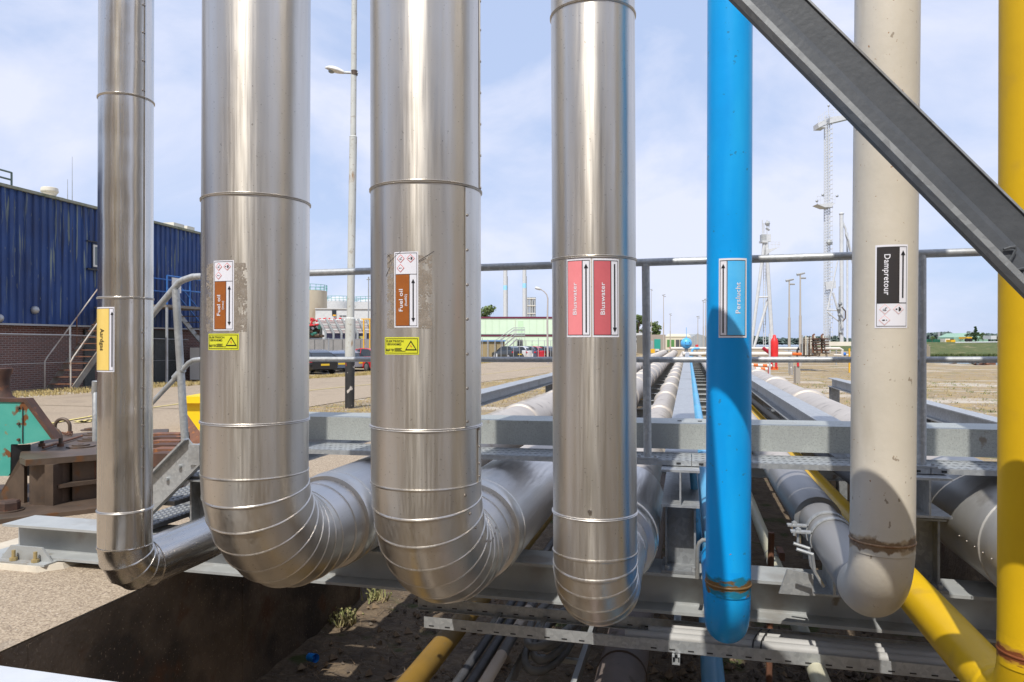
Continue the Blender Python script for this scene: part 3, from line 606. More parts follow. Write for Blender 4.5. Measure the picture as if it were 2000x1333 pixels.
for _ in range(500):
    y = 8 + 30*rr.random(); tuft(mb, rr.uniform(2.6, 3+y*.6), y, zg(y), .09, 7, rr, .12)
mb.build('green_grass', green_m, None, kind='stuff', label='sparse green weeds among the dry grass', category='grass')
for (px, py, n, lab) in ((672, 1216, 60, 'scraggly pale weed growing at the foot of the pit wall'), (735, 1172, 40, 'small leafy weed in the sunlit patch of pit floor behind the elbow')):
    p = atZ(px, py, -1.12); mb = MB(); tuft(mb, p.x, p.y, -1.12, .16, n, rr, .14)
    for _ in range(30):
        q = (p.x+rr.uniform(-.14,.14), p.y+rr.uniform(-.12,.12), -1.1+rr.uniform(0,.1)); mb.ico(q, .012, rr)
    mb.build('weed', mat('pit_weed', (.20,.24,.08), (.34,.27,.14), 14, rough=.8), None, loc=(p.x, p.y, -1.12), label=lab, category='weed')
p = atZ(611, 1288, -1.10); mb = MB().cyl((p.x-.035, p.y, -1.085), (p.x+.045, p.y-.03, -1.075), .032, .036, 12, False)
for i in range(5): mb.ico((p.x-.04+.012*i, p.y-.005*i, -1.08), .03, rr)
mb.build('cup', mat('crushed_blue_plastic', (.01,.22,.75), (.02,.28,.8), 20, rough=.4, bump=.004, bsc=60), None, loc=(p.x, p.y, -1.11), label='crushed bright blue plastic cup lying on the pit floor', category='litter')
# yellow road lines
ln = MB(); lm = mat('worn_yellow_road_paint', (.70,.58,.16), (.52,.42,.20), 8, rough=.8, spots=[((.40,.33,.24), 14, .56, .05)])
def strip(pts, wd):
    P_ = [G(*p) for p in pts]
    for a, b in zip(P_, P_[1:]):
        d = (b-a); d.z = 0; nn = Vector((-d.y, d.x, 0)).normalized()*wd/2; k = 12
        for i in range(k):
            u, v = a.lerp(b, i/k), a.lerp(b, (i+1)/k); q = [u-nn, v-nn, v+nn, u+nn]
            ln.add([(w_.x, w_.y, zg(w_.y)+.022) for w_ in q], [(0,1,2,3)])
strip([(60, 836), (190, 813), (392, 785), (605, 764), (725, 752), (860, 739), (1075, 716)], .10)
strip([(150, 828), (176, 822), (190, 824)], .14); strip([(148, 824), (168, 827), (186, 819)], .12)
struct(ln, 'road_marking', lm, smooth=False)
# ================= LOWER GIRDER, PAD, SUPPORTS =================
t = thing('steel_girder', 'long galvanised I-beam girder crossing the pit beneath all the pipes', 'girder', (-4.6, 4.13, .05))
MB().extr(hpoly(.26, .22, .016, .011), (-4.59, 4.13, .05), Y3, Z3, X3, 9.0).build('beam', galv_pale, t, smooth=False)
MB().box(-4.75, -4.13, 3.90, 4.40, .036, .0495).build('base_plate', galv_pale, t)
MB().add([(-4.56, 3.965, .05), (-4.14, 3.965, .05), (-4.22, 3.965, .14), (-4.48, 3.965, .14), (-4.56, 3.98, .05), (-4.14, 3.98, .05), (-4.22, 3.98, .14), (-4.48, 3.98, .14)], [(0,1,2,3), (7,6,5,4), (0,4,5,1), (1,5,6,2), (2,6,7,3), (3,7,4,0)]).build('gusset', galv_pale, t)
for x in (-4.63, -4.42, -4.24):
    b = MB().cyl((x, 3.935, .04), (x, 3.935, .12), .012, n=10); b.cyl((x, 3.935, .051), (x, 3.935, .071), .024, n=6); b.build('anchor_bolt', mat('bolt_yellowed', (.42,.33,.16), rough=.5, metal=.4) if x == -4.63 else MATS['bolt_yellowed'], t)
mb = MB(); mb.add([(-4.95,3.86,0), (-4.16,3.87,0), (-4.05,3.98,0), (-4.03,4.45,0), (-4.95,4.45,0), (-4.93,3.875,.04), (-4.18,3.885,.04), (-4.075,3.99,.04), (-4.06,4.43,.04), (-4.93,4.43,.04)], [(5,6,7,8,9), (0,1,6,5), (1,2,7,6), (2,3,8,7), (3,4,9,8), (4,0,5,9)])
mb.build('footing', mat('pale_grout', (.56,.50,.40), (.46,.41,.33), 6, rough=.9, bump=.003, bsc=30), None, loc=(-4.2, 4.05, 0), label='pale concrete pad under the left end of the long girder', category='footing')
SL = .0075
def wz(x, z): return z + SL * x
DK = .873
def support(x, lab, first=[None]):
    if first[0] is None:
        t = thing('pipe_rack_stub', lab, 'support', (x, 4.1, .27), 'steel stubs carrying the walkway')
        c = MB().extr(hpoly(.165, .165, .011, .009), (x-.0825, 4.155, .286), Y3, X3, Z3, .345); c.v = [Vector((p.x, p.y, p.z)) for p in c.v]; c.build('column', galv_dark, t, smooth=False)
        MB().box(x-.10, x+.10, 4.0, 4.25, .272, .286).build('base_plate', galv_dark, t); MB().box(x-.09, x+.09, 4.0, 4.26, .631, .641).build('cap_plate', galv_dark, t)
        for dx, dy in ((-.07,-.07), (.07,-.07)): MB().cyl((x+dx, 4.1+dy, .286), (x+dx, 4.1+dy, .305), .013, n=6).build('bolt', galv, t)
        first[0] = t; first.append(x); return t
    return dup(first[0], (x, 4.1, .27), lab)
support(-.04, 'grey steel stub column left of the bright blue pipe, standing on the girder'); support(1.16, 'grey steel stub column just right of the cream grey pipe'); support(-3.07, 'grey steel stub column half hidden at the left side of the imex fuel pipe')
def longbeam(x, w_, h, y0, y1, lab, zt=.842, posts=()):
    t = thing('steel_beam', lab, 'beam', (x, y0, zt-h))
    nseg = 1
    MB().extr(hpoly(w_, h, .012, .009), (x, y0, wz(x, zt)-h-.002), X3, Z3, Y3, y1-y0).build('beam', galv, t, smooth=False)
    for py in posts:
        MB().extr(hpoly(.15, .15, .01, .008), (x, py-.075, -.6 if abs(x) < 2.2 else zg(py)-.05), X3, Y3, Z3, wz(x, zt)-h-.004-(-.6 if abs(x) < 2.2 else zg(py)-.05)).build('post', galv_dark, t, smooth=False)
longbeam(-.04, .20, .20, 3.96, 46, 'pale steel beam with a flat top running away just left of the blue pipe', posts=(8, 14, 20, 26))
longbeam(1.17, .20, .20, 3.98, 46, 'steel I-beam running away between the blue pipe and the cream grey pipe', posts=(7.6, 13, 19, 25))
longbeam(-2.84, .26, .17, 4.72, 30, 'steel I-beam running away on the left between the two fuel oil pipes', posts=(9.3, 15, 21))
longbeam(2.56, .16, .16, 4.72, 14.2, 'short steel I-beam on posts over the dry grass, right of the cream grey pipe', posts=(14.0, 8.5))
# sleepers under the pipe runs
t0 = None
for i in range(22):
    y = 8.3 + i*2.05 + (i % 3)*.1
    if t0 is None:
        t0 = thing('sleeper_beam', 'horizontal steel sleeper beam carrying the pipes beyond the walkway', 'beam', (0, y, .02), 'sleeper beams under the far pipe runs')
        MB().extr(hpoly(.14, .14, .01, .008), (-3.1, y, .05), Y3, Z3, X3, 5.3).build('beam', galv_pale, t0, smooth=False)
        for x in (-.7, 2.0): MB().extr(hpoly(.12, .12, .01, .008), (x, y-.06, -1.55), X3, Y3, Z3, 1.598).build('post', galv_dark, t0, smooth=False)
    else: dup(t0, (0, y, .02))
# ================= WALKWAY =================
XW0, XW1 = -3.16, 3.4
t = thing('walkway', 'galvanised walkway with a raised kick beam crossing behind the pipes', 'walkway', (0, 4.2, .8))
def sl(mb):
    for p in mb.v: p.z += SL*p.x
    return mb
sl(MB().extr([(4.37,0), (4.385,0), (4.385,.142), (4.66,.142), (4.66,0), (4.675,0), (4.675,.15), (4.37,.15)], (XW0, 0, DK+.02), Y3, Z3, X3, XW1-XW0)).build('kick_beam', galv_grain, t, smooth=False)
tread = mat('chequer_plate', (.34,.36,.38), (.44,.46,.47), 60, vor=True, lo=0, hi=1, rough=.45, metal=.5)
xs_ = [XW0, -1.4, .02, 1.2, XW1]
for a, b in zip(xs_, xs_[1:]):
    dk = MB().box(a+.002, b-.002, 4.07, 4.368, DK-.028, DK); x = a+.025; i = 0
    while x < b-.02 and x < 1.9:
        for j in range(4):
            y = 4.09 + j*.075; dd_ = .02 if (i+j) % 2 else -.02
            dk.add([(x-.016, y-dd_*.5, DK+.0005), (x+.016, y+dd_*.5, DK+.0005), (x, y+.006, DK+.003), (x, y-.006, DK+.003)], [(0,3,1), (0,1,2), (0,2,3), (1,3,2)])
        x += .036; i += 1
    sl(dk).build('deck_plate', tread, t, smooth=False)
clips = MB()
for x in (-1.46, -1.36, -.05, .07, 1.14, 1.26):
    clips.box(x-.012, x+.012, 4.066, 4.0695, DK-.02, DK-.01)
    clips.box(x-.012, x+.012, 4.50, 4.53, DK+.1705, DK+.1735)
sl(clips).build('clip', black, t)
MB().box(XW0-.006, XW0, 4.30, 4.62, .80, 1.01).build('end_plate', galv_grain, t)
# railing
YR_ = 4.13
def rl(px, py): return atY(px, py, YR_)
t = thing('railing', 'galvanised tube railing with two rails along the walkway', 'railing', (0, YR_, DK))
pT = [rl(605, 533.5), rl(1240, 514), rl(1900, 493)]; z_ = lambda x, a, b: a.z + (b.z-a.z)*(x-a.x)/(b.x-a.x)
zt = lambda x: z_(x, pT[0], pT[2]); zb_ = lambda x: z_(x, rl(605, 703), rl(1900, 703))
xt = rl(392, 540).x; xa = rl(350, 551).x
top = [(3.4, YR_, zt(3.4))] + [(x, YR_, zt(x)) for x in (1.5, 0, -1.5)] + [(xt+.03, YR_, zt(xt))]
e = rl(350, 552); top += [(xt-.06, YR_, e.z+.035), (e.x+.03, YR_, e.z+.015), tuple(e)]; q = rl(298, 614); top += [tuple(q), tuple(rl(200, 735))]
MB().tube(top, .0215, 14).build('top_rail', galv, t, smooth=60)
low = [(3.4, YR_, zb_(3.4)), (0, YR_, zb_(0)), tuple(rl(395, 702)), tuple(rl(378, 704)), tuple(rl(368, 710)), tuple(rl(348, 733)), tuple(rl(298, 786)), tuple(rl(200, 890))]
MB().tube(low, .0165, 12).build('middle_rail', galv, t, smooth=60)
def post(px0, py0, px1, py1, r=.0225):
    a, b = rl(px0, py0), rl(px1, py1); b.z = wz(b.x, DK)
    MB().cyl(a, b, r, n=14, cap=True).build('post', galv, t, smooth=60)
    MB().box(b.x-.06, b.x+.06, YR_-.055, YR_+.03, b.z+.001, b.z+.010).build('foot_plate', galv, t)
    for dx in (-.045, .045): MB().cyl((b.x+dx, YR_-.03, b.z+.01), (b.x+dx, YR_-.03, b.z+.022), .009, n=6).build('bolt', galv, t)
post(1261, 516, 1265, 886); post(1800, 498, 1800, 905); post(-200+640, 545, 655-200, 880)
a, b = rl(343, 566), rl(362, 872); MB().cyl(a, b, .0245, n=14).build('post', galv, t, smooth=60)
MB().tube([rl(189, 742)+Vector((-.02,0,-.1)), rl(190, 745), rl(186, 752), rl(186, 862)], .018, 10).build('post', galv, t, smooth=60)
a = rl(346, 735); MB().cyl(a+Vector((-.02,0,-.015)), a+Vector((.045,0,.045)), .024, n=12).build('pipe_joint', galv, t, smooth=60)
# stair down from the walkway's left end
t = thing('steel_stair', 'short galvanised stair with chequered treads at the left end of the walkway', 'stair', (-3.5, 4.2, 0))
def stringer(y, name='stringer'):
    a = Vector((-3.07, y, .82)); b = Vector((-3.66, y, .285)); d = (b-a).normalized(); u = Vector((-d.z, 0, d.x)) if d.x > 0 else Vector((d.z, 0, -d.x)); u = -u if u.z < 0 else u
    poly = [(-.10,0), (.10,0), (.10,.05), (.088,.05), (.088,.008), (-.088,.008), (-.088,.05), (-.10,.05)]
    MB().extr(poly, a - d*.02, u, Y3*(-1 if y < 4.2 else 1), d, (b-a).length+.02).build(name, galv, t, smooth=False)
    MB().box(-3.10, -3.02, y-.03 if y < 4.2 else y, y if y < 4.2 else y+.03, .74, .87).build('bracket', galv, t)
    for k in (.18, .34, .62): 
        c = a + d*((b-a).length*k) + u*.0; MB().cyl(c - Y3*.03, c + Y3*.012, .012, n=8).build('bolt', galv, t)
stringer(4.02); stringer(4.64)
grate = mat('stair_grating', (.12,.125,.13), (.17,.175,.18), 30, rough=.5, metal=.4)
dotm = mat('worn_tread_nibs', (.42,.44,.45), rough=.45, metal=.5)
for k in range(3):
    z = .66 - k*.17; x = -3.17 - k*.185; 
    mb = MB().box(x-.13, x+.12, 4.03, 4.63, z-.03, z); mb.k = 1
    for i in range(14):
        for j in range(5): mb.cyl((x-.10+.05*j, 4.06+.042*i, z), (x-.10+.05*j, 4.06+.042*i, z+.006), .012, .009, 6)
    mb.build('tread', [grate, dotm], t)
# ================= DIAGONAL BRACE =================
YB = 2.035
def bp(px, py): return atY(px, py, YB)
t = thing('diagonal_brace', 'dark grey steel angle brace slanting down to the right in front of the pipes', 'brace', tuple(bp(1800, 300)))
u0, u1 = bp(1430-60, -61), bp(2000+60, 575+57); v0, v1 = bp(1583-60, -57), bp(2000+60, 418+57)
d = ((u1-u0).normalized() + (v1-v0).normalized()).normalized(); o = u0; wv = (v0-u0) - d*(v0-u0).dot(d); wd = wv.length; wv.normalize(); Yv = Y3
d1 = (u1-u0).dot(d); ext = .22
MB().extr([(-.001,-.050), (.013,-.050), (.013,-.0045), (-.001,-.0045)], o - d*ext, wv, Y3, d, d1 + ext + 1.15).build('lower_flange', galv_dark, t, smooth=False)
MB().extr([(wd-.001,.006), (wd+.004,.006), (wd+.004,.028), (wd-.001,.028)], o - d*ext, wv, Y3, d, d1 + ext + 1.15).build('upper_edge', galv_dark, t, smooth=False)
poly = [(0,-.004), (.018,0), (wd*.42,.006), (wd*.52,.011), (wd,.011), (wd,.024), (0,.024)]
MB().extr(poly, o - d*ext, wv, Yv, d, d1 + ext + 1.15).build('angle_bar', mat('grey_hot_dip_brace', (.068,.074,.082), (.082,.088,.096), 30, rough=.5, metal=.2, spots=[((.056,.062,.070), 4, .5, .25), ((.11,.115,.12), 7, .64, .05, (1,1,.3))], bump=.0008, bsc=70), t, smooth=False)
q_ = o - d*ext + wv*wd*.5
tg_ = thing('overhead_gantry', 'grey steel gantry frame holding the diagonal brace, outside the picture', 'gantry', (q_.x, -4, -1.13))
MB().extr(hpoly(.10, .14, .01, .008), (q_.x-.03, -4.1, q_.z-.02), X3, Z3, Y3, 6.16).build('beam', galv_dark, tg_, smooth=False)
MB().box(q_.x-.08, q_.x+.06, 1.985, 2.03, q_.z-.10, q_.z-.02).build('gusset', galv_dark, tg_)
MB().extr(hpoly(.14, .14, .01, .008), (q_.x-.03, -4.05, 0 if q_.y < -3 else -1.13), X3, Y3, Z3, q_.z+1.1).build('column', galv_dark, tg_, smooth=False)
r_ = o + d*(d1+1.1) + wv*wd*.5
MB().extr(hpoly(.16, .16, .01, .008), (r_.x+.06, r_.y-.06, -1.13), X3, Y3, Z3, 4.6).build('column', galv_dark, tg_, smooth=False)
mb = MB(); c = bp(1963, 516); pts1 = [c + wv*(.022*math.sin(a_*.7)+.02) + d*(.006*a_-.03) - Y3*.004 for a_ in range(8)]; mb.tube(pts1, .0035, 6)
c = bp(1985, 512+16); mb.tube([c+d*.01+wv*.02-Y3*.004, c+wv*.0-Y3*.004, c+d*.02-wv*.012-Y3*.004, c+d*.015+wv*.022-Y3*.004], .0035, 6)
mb.build('weld_mark', MATS['grey_hot_dip_brace'], t)
# ================= CLAMPS ON THE CREAM PIPE RUN =================
zc = zhor(P6); xc = P6.ax(P6.zs).x
def clamp(y, lab):
    t = thing('pipe_clamp', lab, 'clamp', (xc, y, zc), 'saddle clamps on the grey pipe run')
    MB().rings([((xc, y-.022, zc), X3, Z3, .107), ((xc, y-.022, zc), X3, Z3, .113), ((xc, y+.022, zc), X3, Z3, .113), ((xc, y+.022, zc), X3, Z3, .107)], 24, False, R(-20), R(200)).build('strap', galv, t, smooth=40)
    MB().box(xc-.20, xc-.10, y-.022, y+.022, zc+.030, zc+.038).build('ear', galv, t); MB().box(xc+.10, xc+.2, y-.022, y+.022, zc+.030, zc+.038).build('ear', galv, t)
    MB().cyl((xc-.165, y, zc-.02), (xc-.165, y, zc+.055), .007, n=8).build('bolt', galv, t); MB().cyl((xc-.165, y, zc+.038), (xc-.165, y, zc+.05), .014, n=6).build('nut', galv, t)
clamp(3.97, 'galvanised saddle clamp on the grey pipe run, the one farther from its elbow'); clamp(3.84, 'galvanised saddle clamp on the grey pipe run, the one nearer its elbow')
t = thing('pipe_shoe', 'folded steel pipe shoe under the grey pipe run beside the cream elbow', 'support', (xc, 3.7, .27))
MB().extr([(-.10,0), (.10,0), (.10,.01), (.006,.01), (.006,zc-.105-.27), (-.006,zc-.105-.27), (-.006,.01), (-.10,.01)], (xc, 3.82, .272), X3, Z3, Y3, .3).build('saddle', galv, t, smooth=False)
for y in (3.64, 3.74): MB().tube([(xc-.20, y, zc+.0), (xc-.13, y, zc-.02), (xc-.12, y, zc-.10), (xc-.08, y, zc-.17)], .008, 8).build('hook', galv, t)
MB().add([(xc-.26, 3.80, .275), (xc-.10, 3.80, .275), (xc-.10, 3.80, .38), (xc-.22, 3.80, .40), (xc-.26, 3.815, .275), (xc-.10, 3.815, .275), (xc-.10, 3.815, .38), (xc-.22, 3.815, .40)], [(0,1,2,3), (7,6,5,4), (0,4,5,1), (1,5,6,2), (2,6,7,3), (3,7,4,0)]).build('gusset', galv, t)
# ================= CABLE TRAY =================
t = thing('cable_tray', 'perforated galvanised cable tray hung below the girder', 'cable tray', (0, 4.0, -.06))
def rail_(y, x0, x1, name, fl):
    mb = MB().box(x0, x1, y, y+.003, -.095, -.033); mb.k = 1; x = x0+.03
    while x < x1-.04: mb.box(x, x+.03, y-.0015, y-.0003, -.085, -.078); x += .095
    mb.build(name, [galv, black], t, smooth=False); MB().box(x0, x1, y+(.003 if fl > 0 else -.03), y+(.033 if fl > 0 else 0), -.098, -.0952).build('flange', galv, t, smooth=False)
rail_(3.86, -1.455, 3.2, 'side_rail', 1); rail_(4.14, -1.60, 3.2, 'side_rail', -1)
for i in range(9):
    x = -1.1 + i*.28
    MB().box(x, x+.025, 3.865, 4.138, -.090, -.078).build('rung', galv, t, smooth=False)
mb = MB().box(-.50, -.25, 3.853, 3.857, -.094, -.034)
for i in range(7):
    for j in range(2): mb.cyl((-.48+.035*i, 3.8535, -.05-.03*j), (-.48+.035*i, 3.8485, -.05-.03*j), .007, n=6)
mb.build('splice_plate', galv, t)
t2_ = thing('strut_channel', 'short galvanised strut channel end poking out below the cable tray', 'bracket', (-.06, 3.9, -.12))
MB().extr([(-.02,0), (.02,0), (.02,.042), (.008,.042), (.008,.038), (.0165,.038), (.0165,.0035), (-.0165,.0035), (-.0165,.038), (-.008,.038), (-.008,.042), (-.02,.042)], (-.06, 3.82, -.142), X3, Z3, Y3, .7).build('channel', galv, t2_, smooth=False)
# conduits lying in the tray
for i in range(3):
    y = 3.93 + i*.068
    mb = MB().tube([(x, y + .004*math.sin(x*3+i), -.052) for x in [-.33+.12*i+.2*k for k in range(18)]], .030, 12)
    o = mb.build('conduit', mat('grey_conduit', (.40,.395,.385), (.33,.325,.31), 4, rough=.6) if i == 0 else MATS['grey_conduit'], None, loc=(0, y, -.052), smooth=60, label=('front', 'middle', 'back')[i] + ' one of three grey conduits lying side by side in the cable tray', category='conduit', group='grey conduits in the cable tray')
mb = MB()
for x in (.32, .36, 1.28):
    mb.tube([(x, 3.875, -.045), (x+.01, 3.93, -.02), (x+.03, 4.0, -.02), (x+.05, 4.06, -.02), (x+.07, 4.12, -.03)], .004, 6)
mb.build('cable_tie', black, None, loc=(.3, 3.95, -.03), label='black ties binding the conduits in the cable tray', category='cable tie')
# ================= LOW PIPES IN THE PIT =================
def lowpipe(X, z, r, y0, y1, m, lab, name='pipe', cat='pipe', group=None, extra=None):
    t = thing(name, lab, cat, (X, y0, z), group)
    MB().cyl((X, y0, z), (X, y1, z), r, n=24).build('tube', m, t, smooth=60); return t
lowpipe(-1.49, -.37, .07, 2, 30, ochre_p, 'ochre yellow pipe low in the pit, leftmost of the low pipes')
lowpipe(.14, -.42, .066, 2, 30, blue_pale, 'faded light blue pipe low in the pit under the bright blue pipe')
lowpipe(.625, -.12, .046, 3, 30, cream_low, 'slim cream pipe low in the pit between the blue and cream grey pipes')
t = thing('hose_clamp', 'rusty wire clamp round the slim cream pipe', 'clamp', (.625, 5.8, -.12))
for y in (5.72, 5.86): MB().rings([((.625, y+d_, -.12), X3, Z3, .046+q) for d_, q in ((-.006,.001),(0,.008),(.006,.001))], 20, False).build('wire', galv_dark, t)
MB().box(.66, .70, 5.7, 5.88, -.11, -.05).build('bolt', rust_l, t)
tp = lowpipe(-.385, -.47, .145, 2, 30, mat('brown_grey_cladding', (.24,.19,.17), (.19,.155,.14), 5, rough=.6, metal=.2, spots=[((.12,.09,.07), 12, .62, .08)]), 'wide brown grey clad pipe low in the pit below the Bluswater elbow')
for y in (4.35, 6.2): MB().rings([((-.385, y+d_, -.47), X3, Z3, .145+q) for d_, q in ((-.012,.001),(-.005,.006),(0,.002),(.005,.006),(.012,.001))], 28, False).build('band', dark_steel, tp)
lowpipe(-1.285, -.43, .028, 2, 30, cable_m, 'thin dark pipe in the pit, left one of the dark pair', 'cable_duct', 'duct')
lowpipe(-1.215, -.44, .028, 2, 30, cable_m, 'thin dark pipe in the pit, right one of the dark pair', 'cable_duct', 'duct')
t = thing('duct', 'grey pipe with cream sleeves low in the pit beside the dark pair', 'duct', (-1.13, 3.5, -.43))
MB().cyl((-1.13, 2, -.43), (-1.13, 30, -.43), .033, n=20).build('tube', mat('dull_grey_pipe', (.15,.145,.14), rough=.6), t)
for a_, b_ in ((2.2, 4.36), (4.78, 5.15)): MB().cyl((-1.13, a_, -.43), (-1.13, b_, -.43), .036, n=20).build('sleeve', mat('cream_sleeve', (.55,.47,.38), rough=.6) if a_ < 3 else MATS['cream_sleeve'], t)
t = thing('cable_ladder', 'low galvanised cable ladder in the pit under the hose coil', 'cable ladder', (-.88, 4, -.62))
for i in range(6):
    y = 3.5 + i*.42; mb = MB().box(-1.07, -.70, y, y+.035, -.62, -.59)
    for k in range(9): mb.k = 0; mb.box(-1.05+.038*k, -1.037+.038*k, y+.01, y+.02, -.5899, -.588)
    mb.build('rung', galv_pale, t)
MB().box(-.70, -.665, 3.0, 9, -.64, -.56).build('side_rail', galv_pale, t); MB().box(-1.09, -1.07, 3.0, 9, -.64, -.56).build('side_rail', galv_pale, t)
for i, (cx_, r1, r2, dz) in enumerate(((-.90, .13, .52, 0), (-.87, .105, .44, .05), (-.84, .09, .36, .10), (-.88, .15, .47, .14))):
    pts = [(cx_ + r1*math.cos(R(a)) + .05*math.sin(R(a)), 4.93 + r2*math.sin(R(a)), -.53 + dz + .02*math.sin(R(a*2+i*50))) for a in range(0, 361, 15)]
    MB().tube(pts, .024, 10, cap=False).build('hose', hose_m, None, loc=(cx_, 4.93, -.53+dz), smooth=60, label=('lowest and longest', 'second from the bottom', 'smallest, third', 'topmost')[i] + ' loop of the coil of grey hose in the pit', category='hose', group='loops of grey hose in the pit')
# small blue pipe, flexible tube and black hose beside the blue pipe
MB().tube([(.02, 4.45, 1.6-.75), (.05, 4.4, .5), (.06, 4.38, .30)], .022, 12).build('pipe', blue_pale, None, loc=(.05, 4.4, .3), smooth=60, label='thin light blue pipe standing beside the stub column left of the blue pipe', category='pipe')
MB().tube([(.10, 3.9, .49), (.075, 3.9, .49), (.058, 3.9, .475), (.05, 3.9, .45), (.048, 3.9, .41), (.048, 3.91, .285)], .011, 10).build('conduit', hose_m, None, loc=(.01, 3.95, .28), smooth=60, label='thin grey flexible conduit hooked behind the blue pipe above the girder', category='conduit')
MB().tube([(1.0, 14, .55), (1.02, 8, .60), (1.0, 5.2, .66), (.98, 4.2, .70)], .04, 12).build('hose', rubber, None, loc=(1.0, 5, .6), smooth=60, label='black hose running away above the yellow pipe run', category='hose')
MB().cyl((.5, 4.9, -1.13), (.52, 4.9, .3), .02, n=8).build('prop', rust_l, None, loc=(.5, 4.9, -1.13), label='thin rusty prop standing in the pit behind the cream pipe', category='prop')
# kerb stones and plants on the far right pit edge
for i, (x, y, l) in enumerate(((1.9, 8.0, 1.4), (2.05, 9.6, 1.5))):
    MB().box(x, x+.22, y, y+l, -.25, .10).build('kerb_stone', mat('timber_kerb', (.33,.28,.2), (.24,.2,.14), 9, st=(6,1,6), rough=.9) if i == 0 else MATS['timber_kerb'], None, loc=(x, y, -.25), label=('nearer', 'farther')[i] + ' weathered kerb block on the right edge of the pit', category='kerb', group='kerb blocks at the right pit edge')
# white plate at the bottom left corner
a_, b_, c_, d_ = atZ(-60, 1292, .35), atZ(240, 1334, .35), atZ(200, 1420, .35), atZ(-120, 1420, .35)
pts = [a_, b_, c_, d_]; MB().add([*pts, *[p - Z3*.02 for p in pts]], [(3,2,1,0), (4,5,6,7), (0,1,5,4), (1,2,6,5), (2,3,7,6), (3,0,4,7)]).build('white_board', mat('board_paint', (.50,.53,.57), (.46,.49,.53), 5, rough=.5), None, loc=tuple(c_), label='corner of a flat white board in the bottom left of the picture', category='board')
# ================= MOORING HOOK (left foreground) =================
def gp(px, py, z): return atZ(px, py, z)
bo = gp(110, 1000, 0)
t = thing('mooring_hook_base', 'heavy rusty brown steel mooring pedestal bolted to the ground at the left edge', 'mooring pedestal', (bo.x, bo.y, 0))
def quad_solid(pts, z0, z1, name, m, par):
    n = len(pts); v = [(p.x, p.y, z0) for p in pts] + [(p.x, p.y, z1) for p in pts]
    return MB().add(v, [tuple(range(n))[::-1], tuple(range(n, 2*n))] + [(i, (i+1) % n, n+(i+1) % n, n+i) for i in range(n)]).build(name, m, par, smooth=False)
bz = .045
q = [gp(-60, 1022, bz), gp(200, 992, bz), gp(330, 978, bz), gp(330, 930, bz), gp(-60, 950, bz)]
for p in q: pass
quad_solid(q, 0.007, bz, 'base_plate', dark_steel, t)
ft = .47                                # top plate height
tp_ = [gp(38, 893, ft), gp(50, 899, ft), gp(190, 888, ft), gp(310, 876, ft), gp(330, 838, ft), gp(190, 842, ft), gp(120, 850, ft), gp(62, 868, ft), gp(40, 884, ft)]
quad_solid(tp_, ft-.055, ft, 'top_plate', dark_steel, t)
def vplate(p0, p1, z0, z1, th, name, m, par=t):
    d = (p1-p0); d.z = 0; nn = Vector((-d.y, d.x, 0)).normalized()*th
    v = [Vector((p0.x,p0.y,z0)), Vector((p1.x,p1.y,z0)), Vector((p1.x,p1.y,z1)), Vector((p0.x,p0.y,z1))]
    MB().add(v + [p+nn for p in v], [(0,1,2,3), (7,6,5,4), (0,4,5,1), (1,5,6,2), (2,6,7,3), (3,7,4,0)]).build(name, m, par, smooth=False)
a = gp(52, 984, bz); b = gp(100, 986, bz); c = gp(113, 986, bz); d = gp(190, 974, bz)
cc_ = (a + c)/2; ctr = cc_ + Vector((-SA, CA, 0))*.12
MB().rings([((ctr.x, ctr.y, z), X3, Z3.cross(X3), .165) for z in (bz, ft-.055)], 28).build('drum', dark_steel, t, smooth=50)
vplate(b + Vector((-.02,-.05,0)), c + Vector((.0,-.05,0)), bz, ft-.055, .30, 'stiffener', dark_steel)
vplate(c + Vector((0,.16,0)), gp(330, 955, bz), bz, ft-.055, .03, 'web_plate', dark_steel)
vplate(c, gp(250, 966, bz), .19, .225, .12, 'shelf', dark_steel)
p = [gp(-6, 975, bz), gp(47, 983, bz)]
v = [Vector((p[0].x, p[0].y, bz)), Vector((p[1].x, p[1].y, bz)), Vector((p[1].x, p[1].y, .44)), Vector((p[1].x-.06, p[1].y, .44))]
MB().add(v + [x_+Vector((0,.035,0)) for x_ in v], [(0,1,2,3), (7,6,5,4), (0,4,5,1), (1,5,6,2), (2,6,7,3), (3,7,4,0)]).build('gusset', dark_steel, t, smooth=False)
hb = gp(17, 998, bz)
MB().rings([((hb.x, hb.y, z), X3, Y3, r_) for z, r_ in ((bz, .115), (bz+.012, .115))], 20).build('washer', dark_steel, t); MB().rings([((hb.x, hb.y, z), X3, Y3, r_) for z, r_ in ((bz+.012, .09), (.12, .09), (.135, .078))], 6).build('anchor_nut', rust, t, smooth=False)
# hook block to the right of the stiffener
hk = gp(160, 930, .25)
MB().rings([((hk.x-.12, hk.y+.02*i, .305), X3, Z3, .085) for i in (0, 6)], 24).build('hook_hub', rust_l, t, smooth=40)
MB().box(hk.x-.12, hk.x+.14, hk.y+.01, hk.y+.11, .225, .39).build('hook_block', rust_l, t)
# round cover discs on the top plate
for (px, py, r_) in ((158, 873, .13), (176, 860, .12), (185, 849, .12), (176, 841, .10)):
    k = gp(px, py, ft); MB().rings([((k.x, k.y, z), X3, Y3, q_) for z, q_ in ((ft+.001, r_), (ft+.012, r_), (ft+.013, r_*.62), (ft+.026, r_*.62), (ft+.027, r_*.2), (ft+.032, r_*.2))], 24, True).build('cover_disc', dark_steel, t)
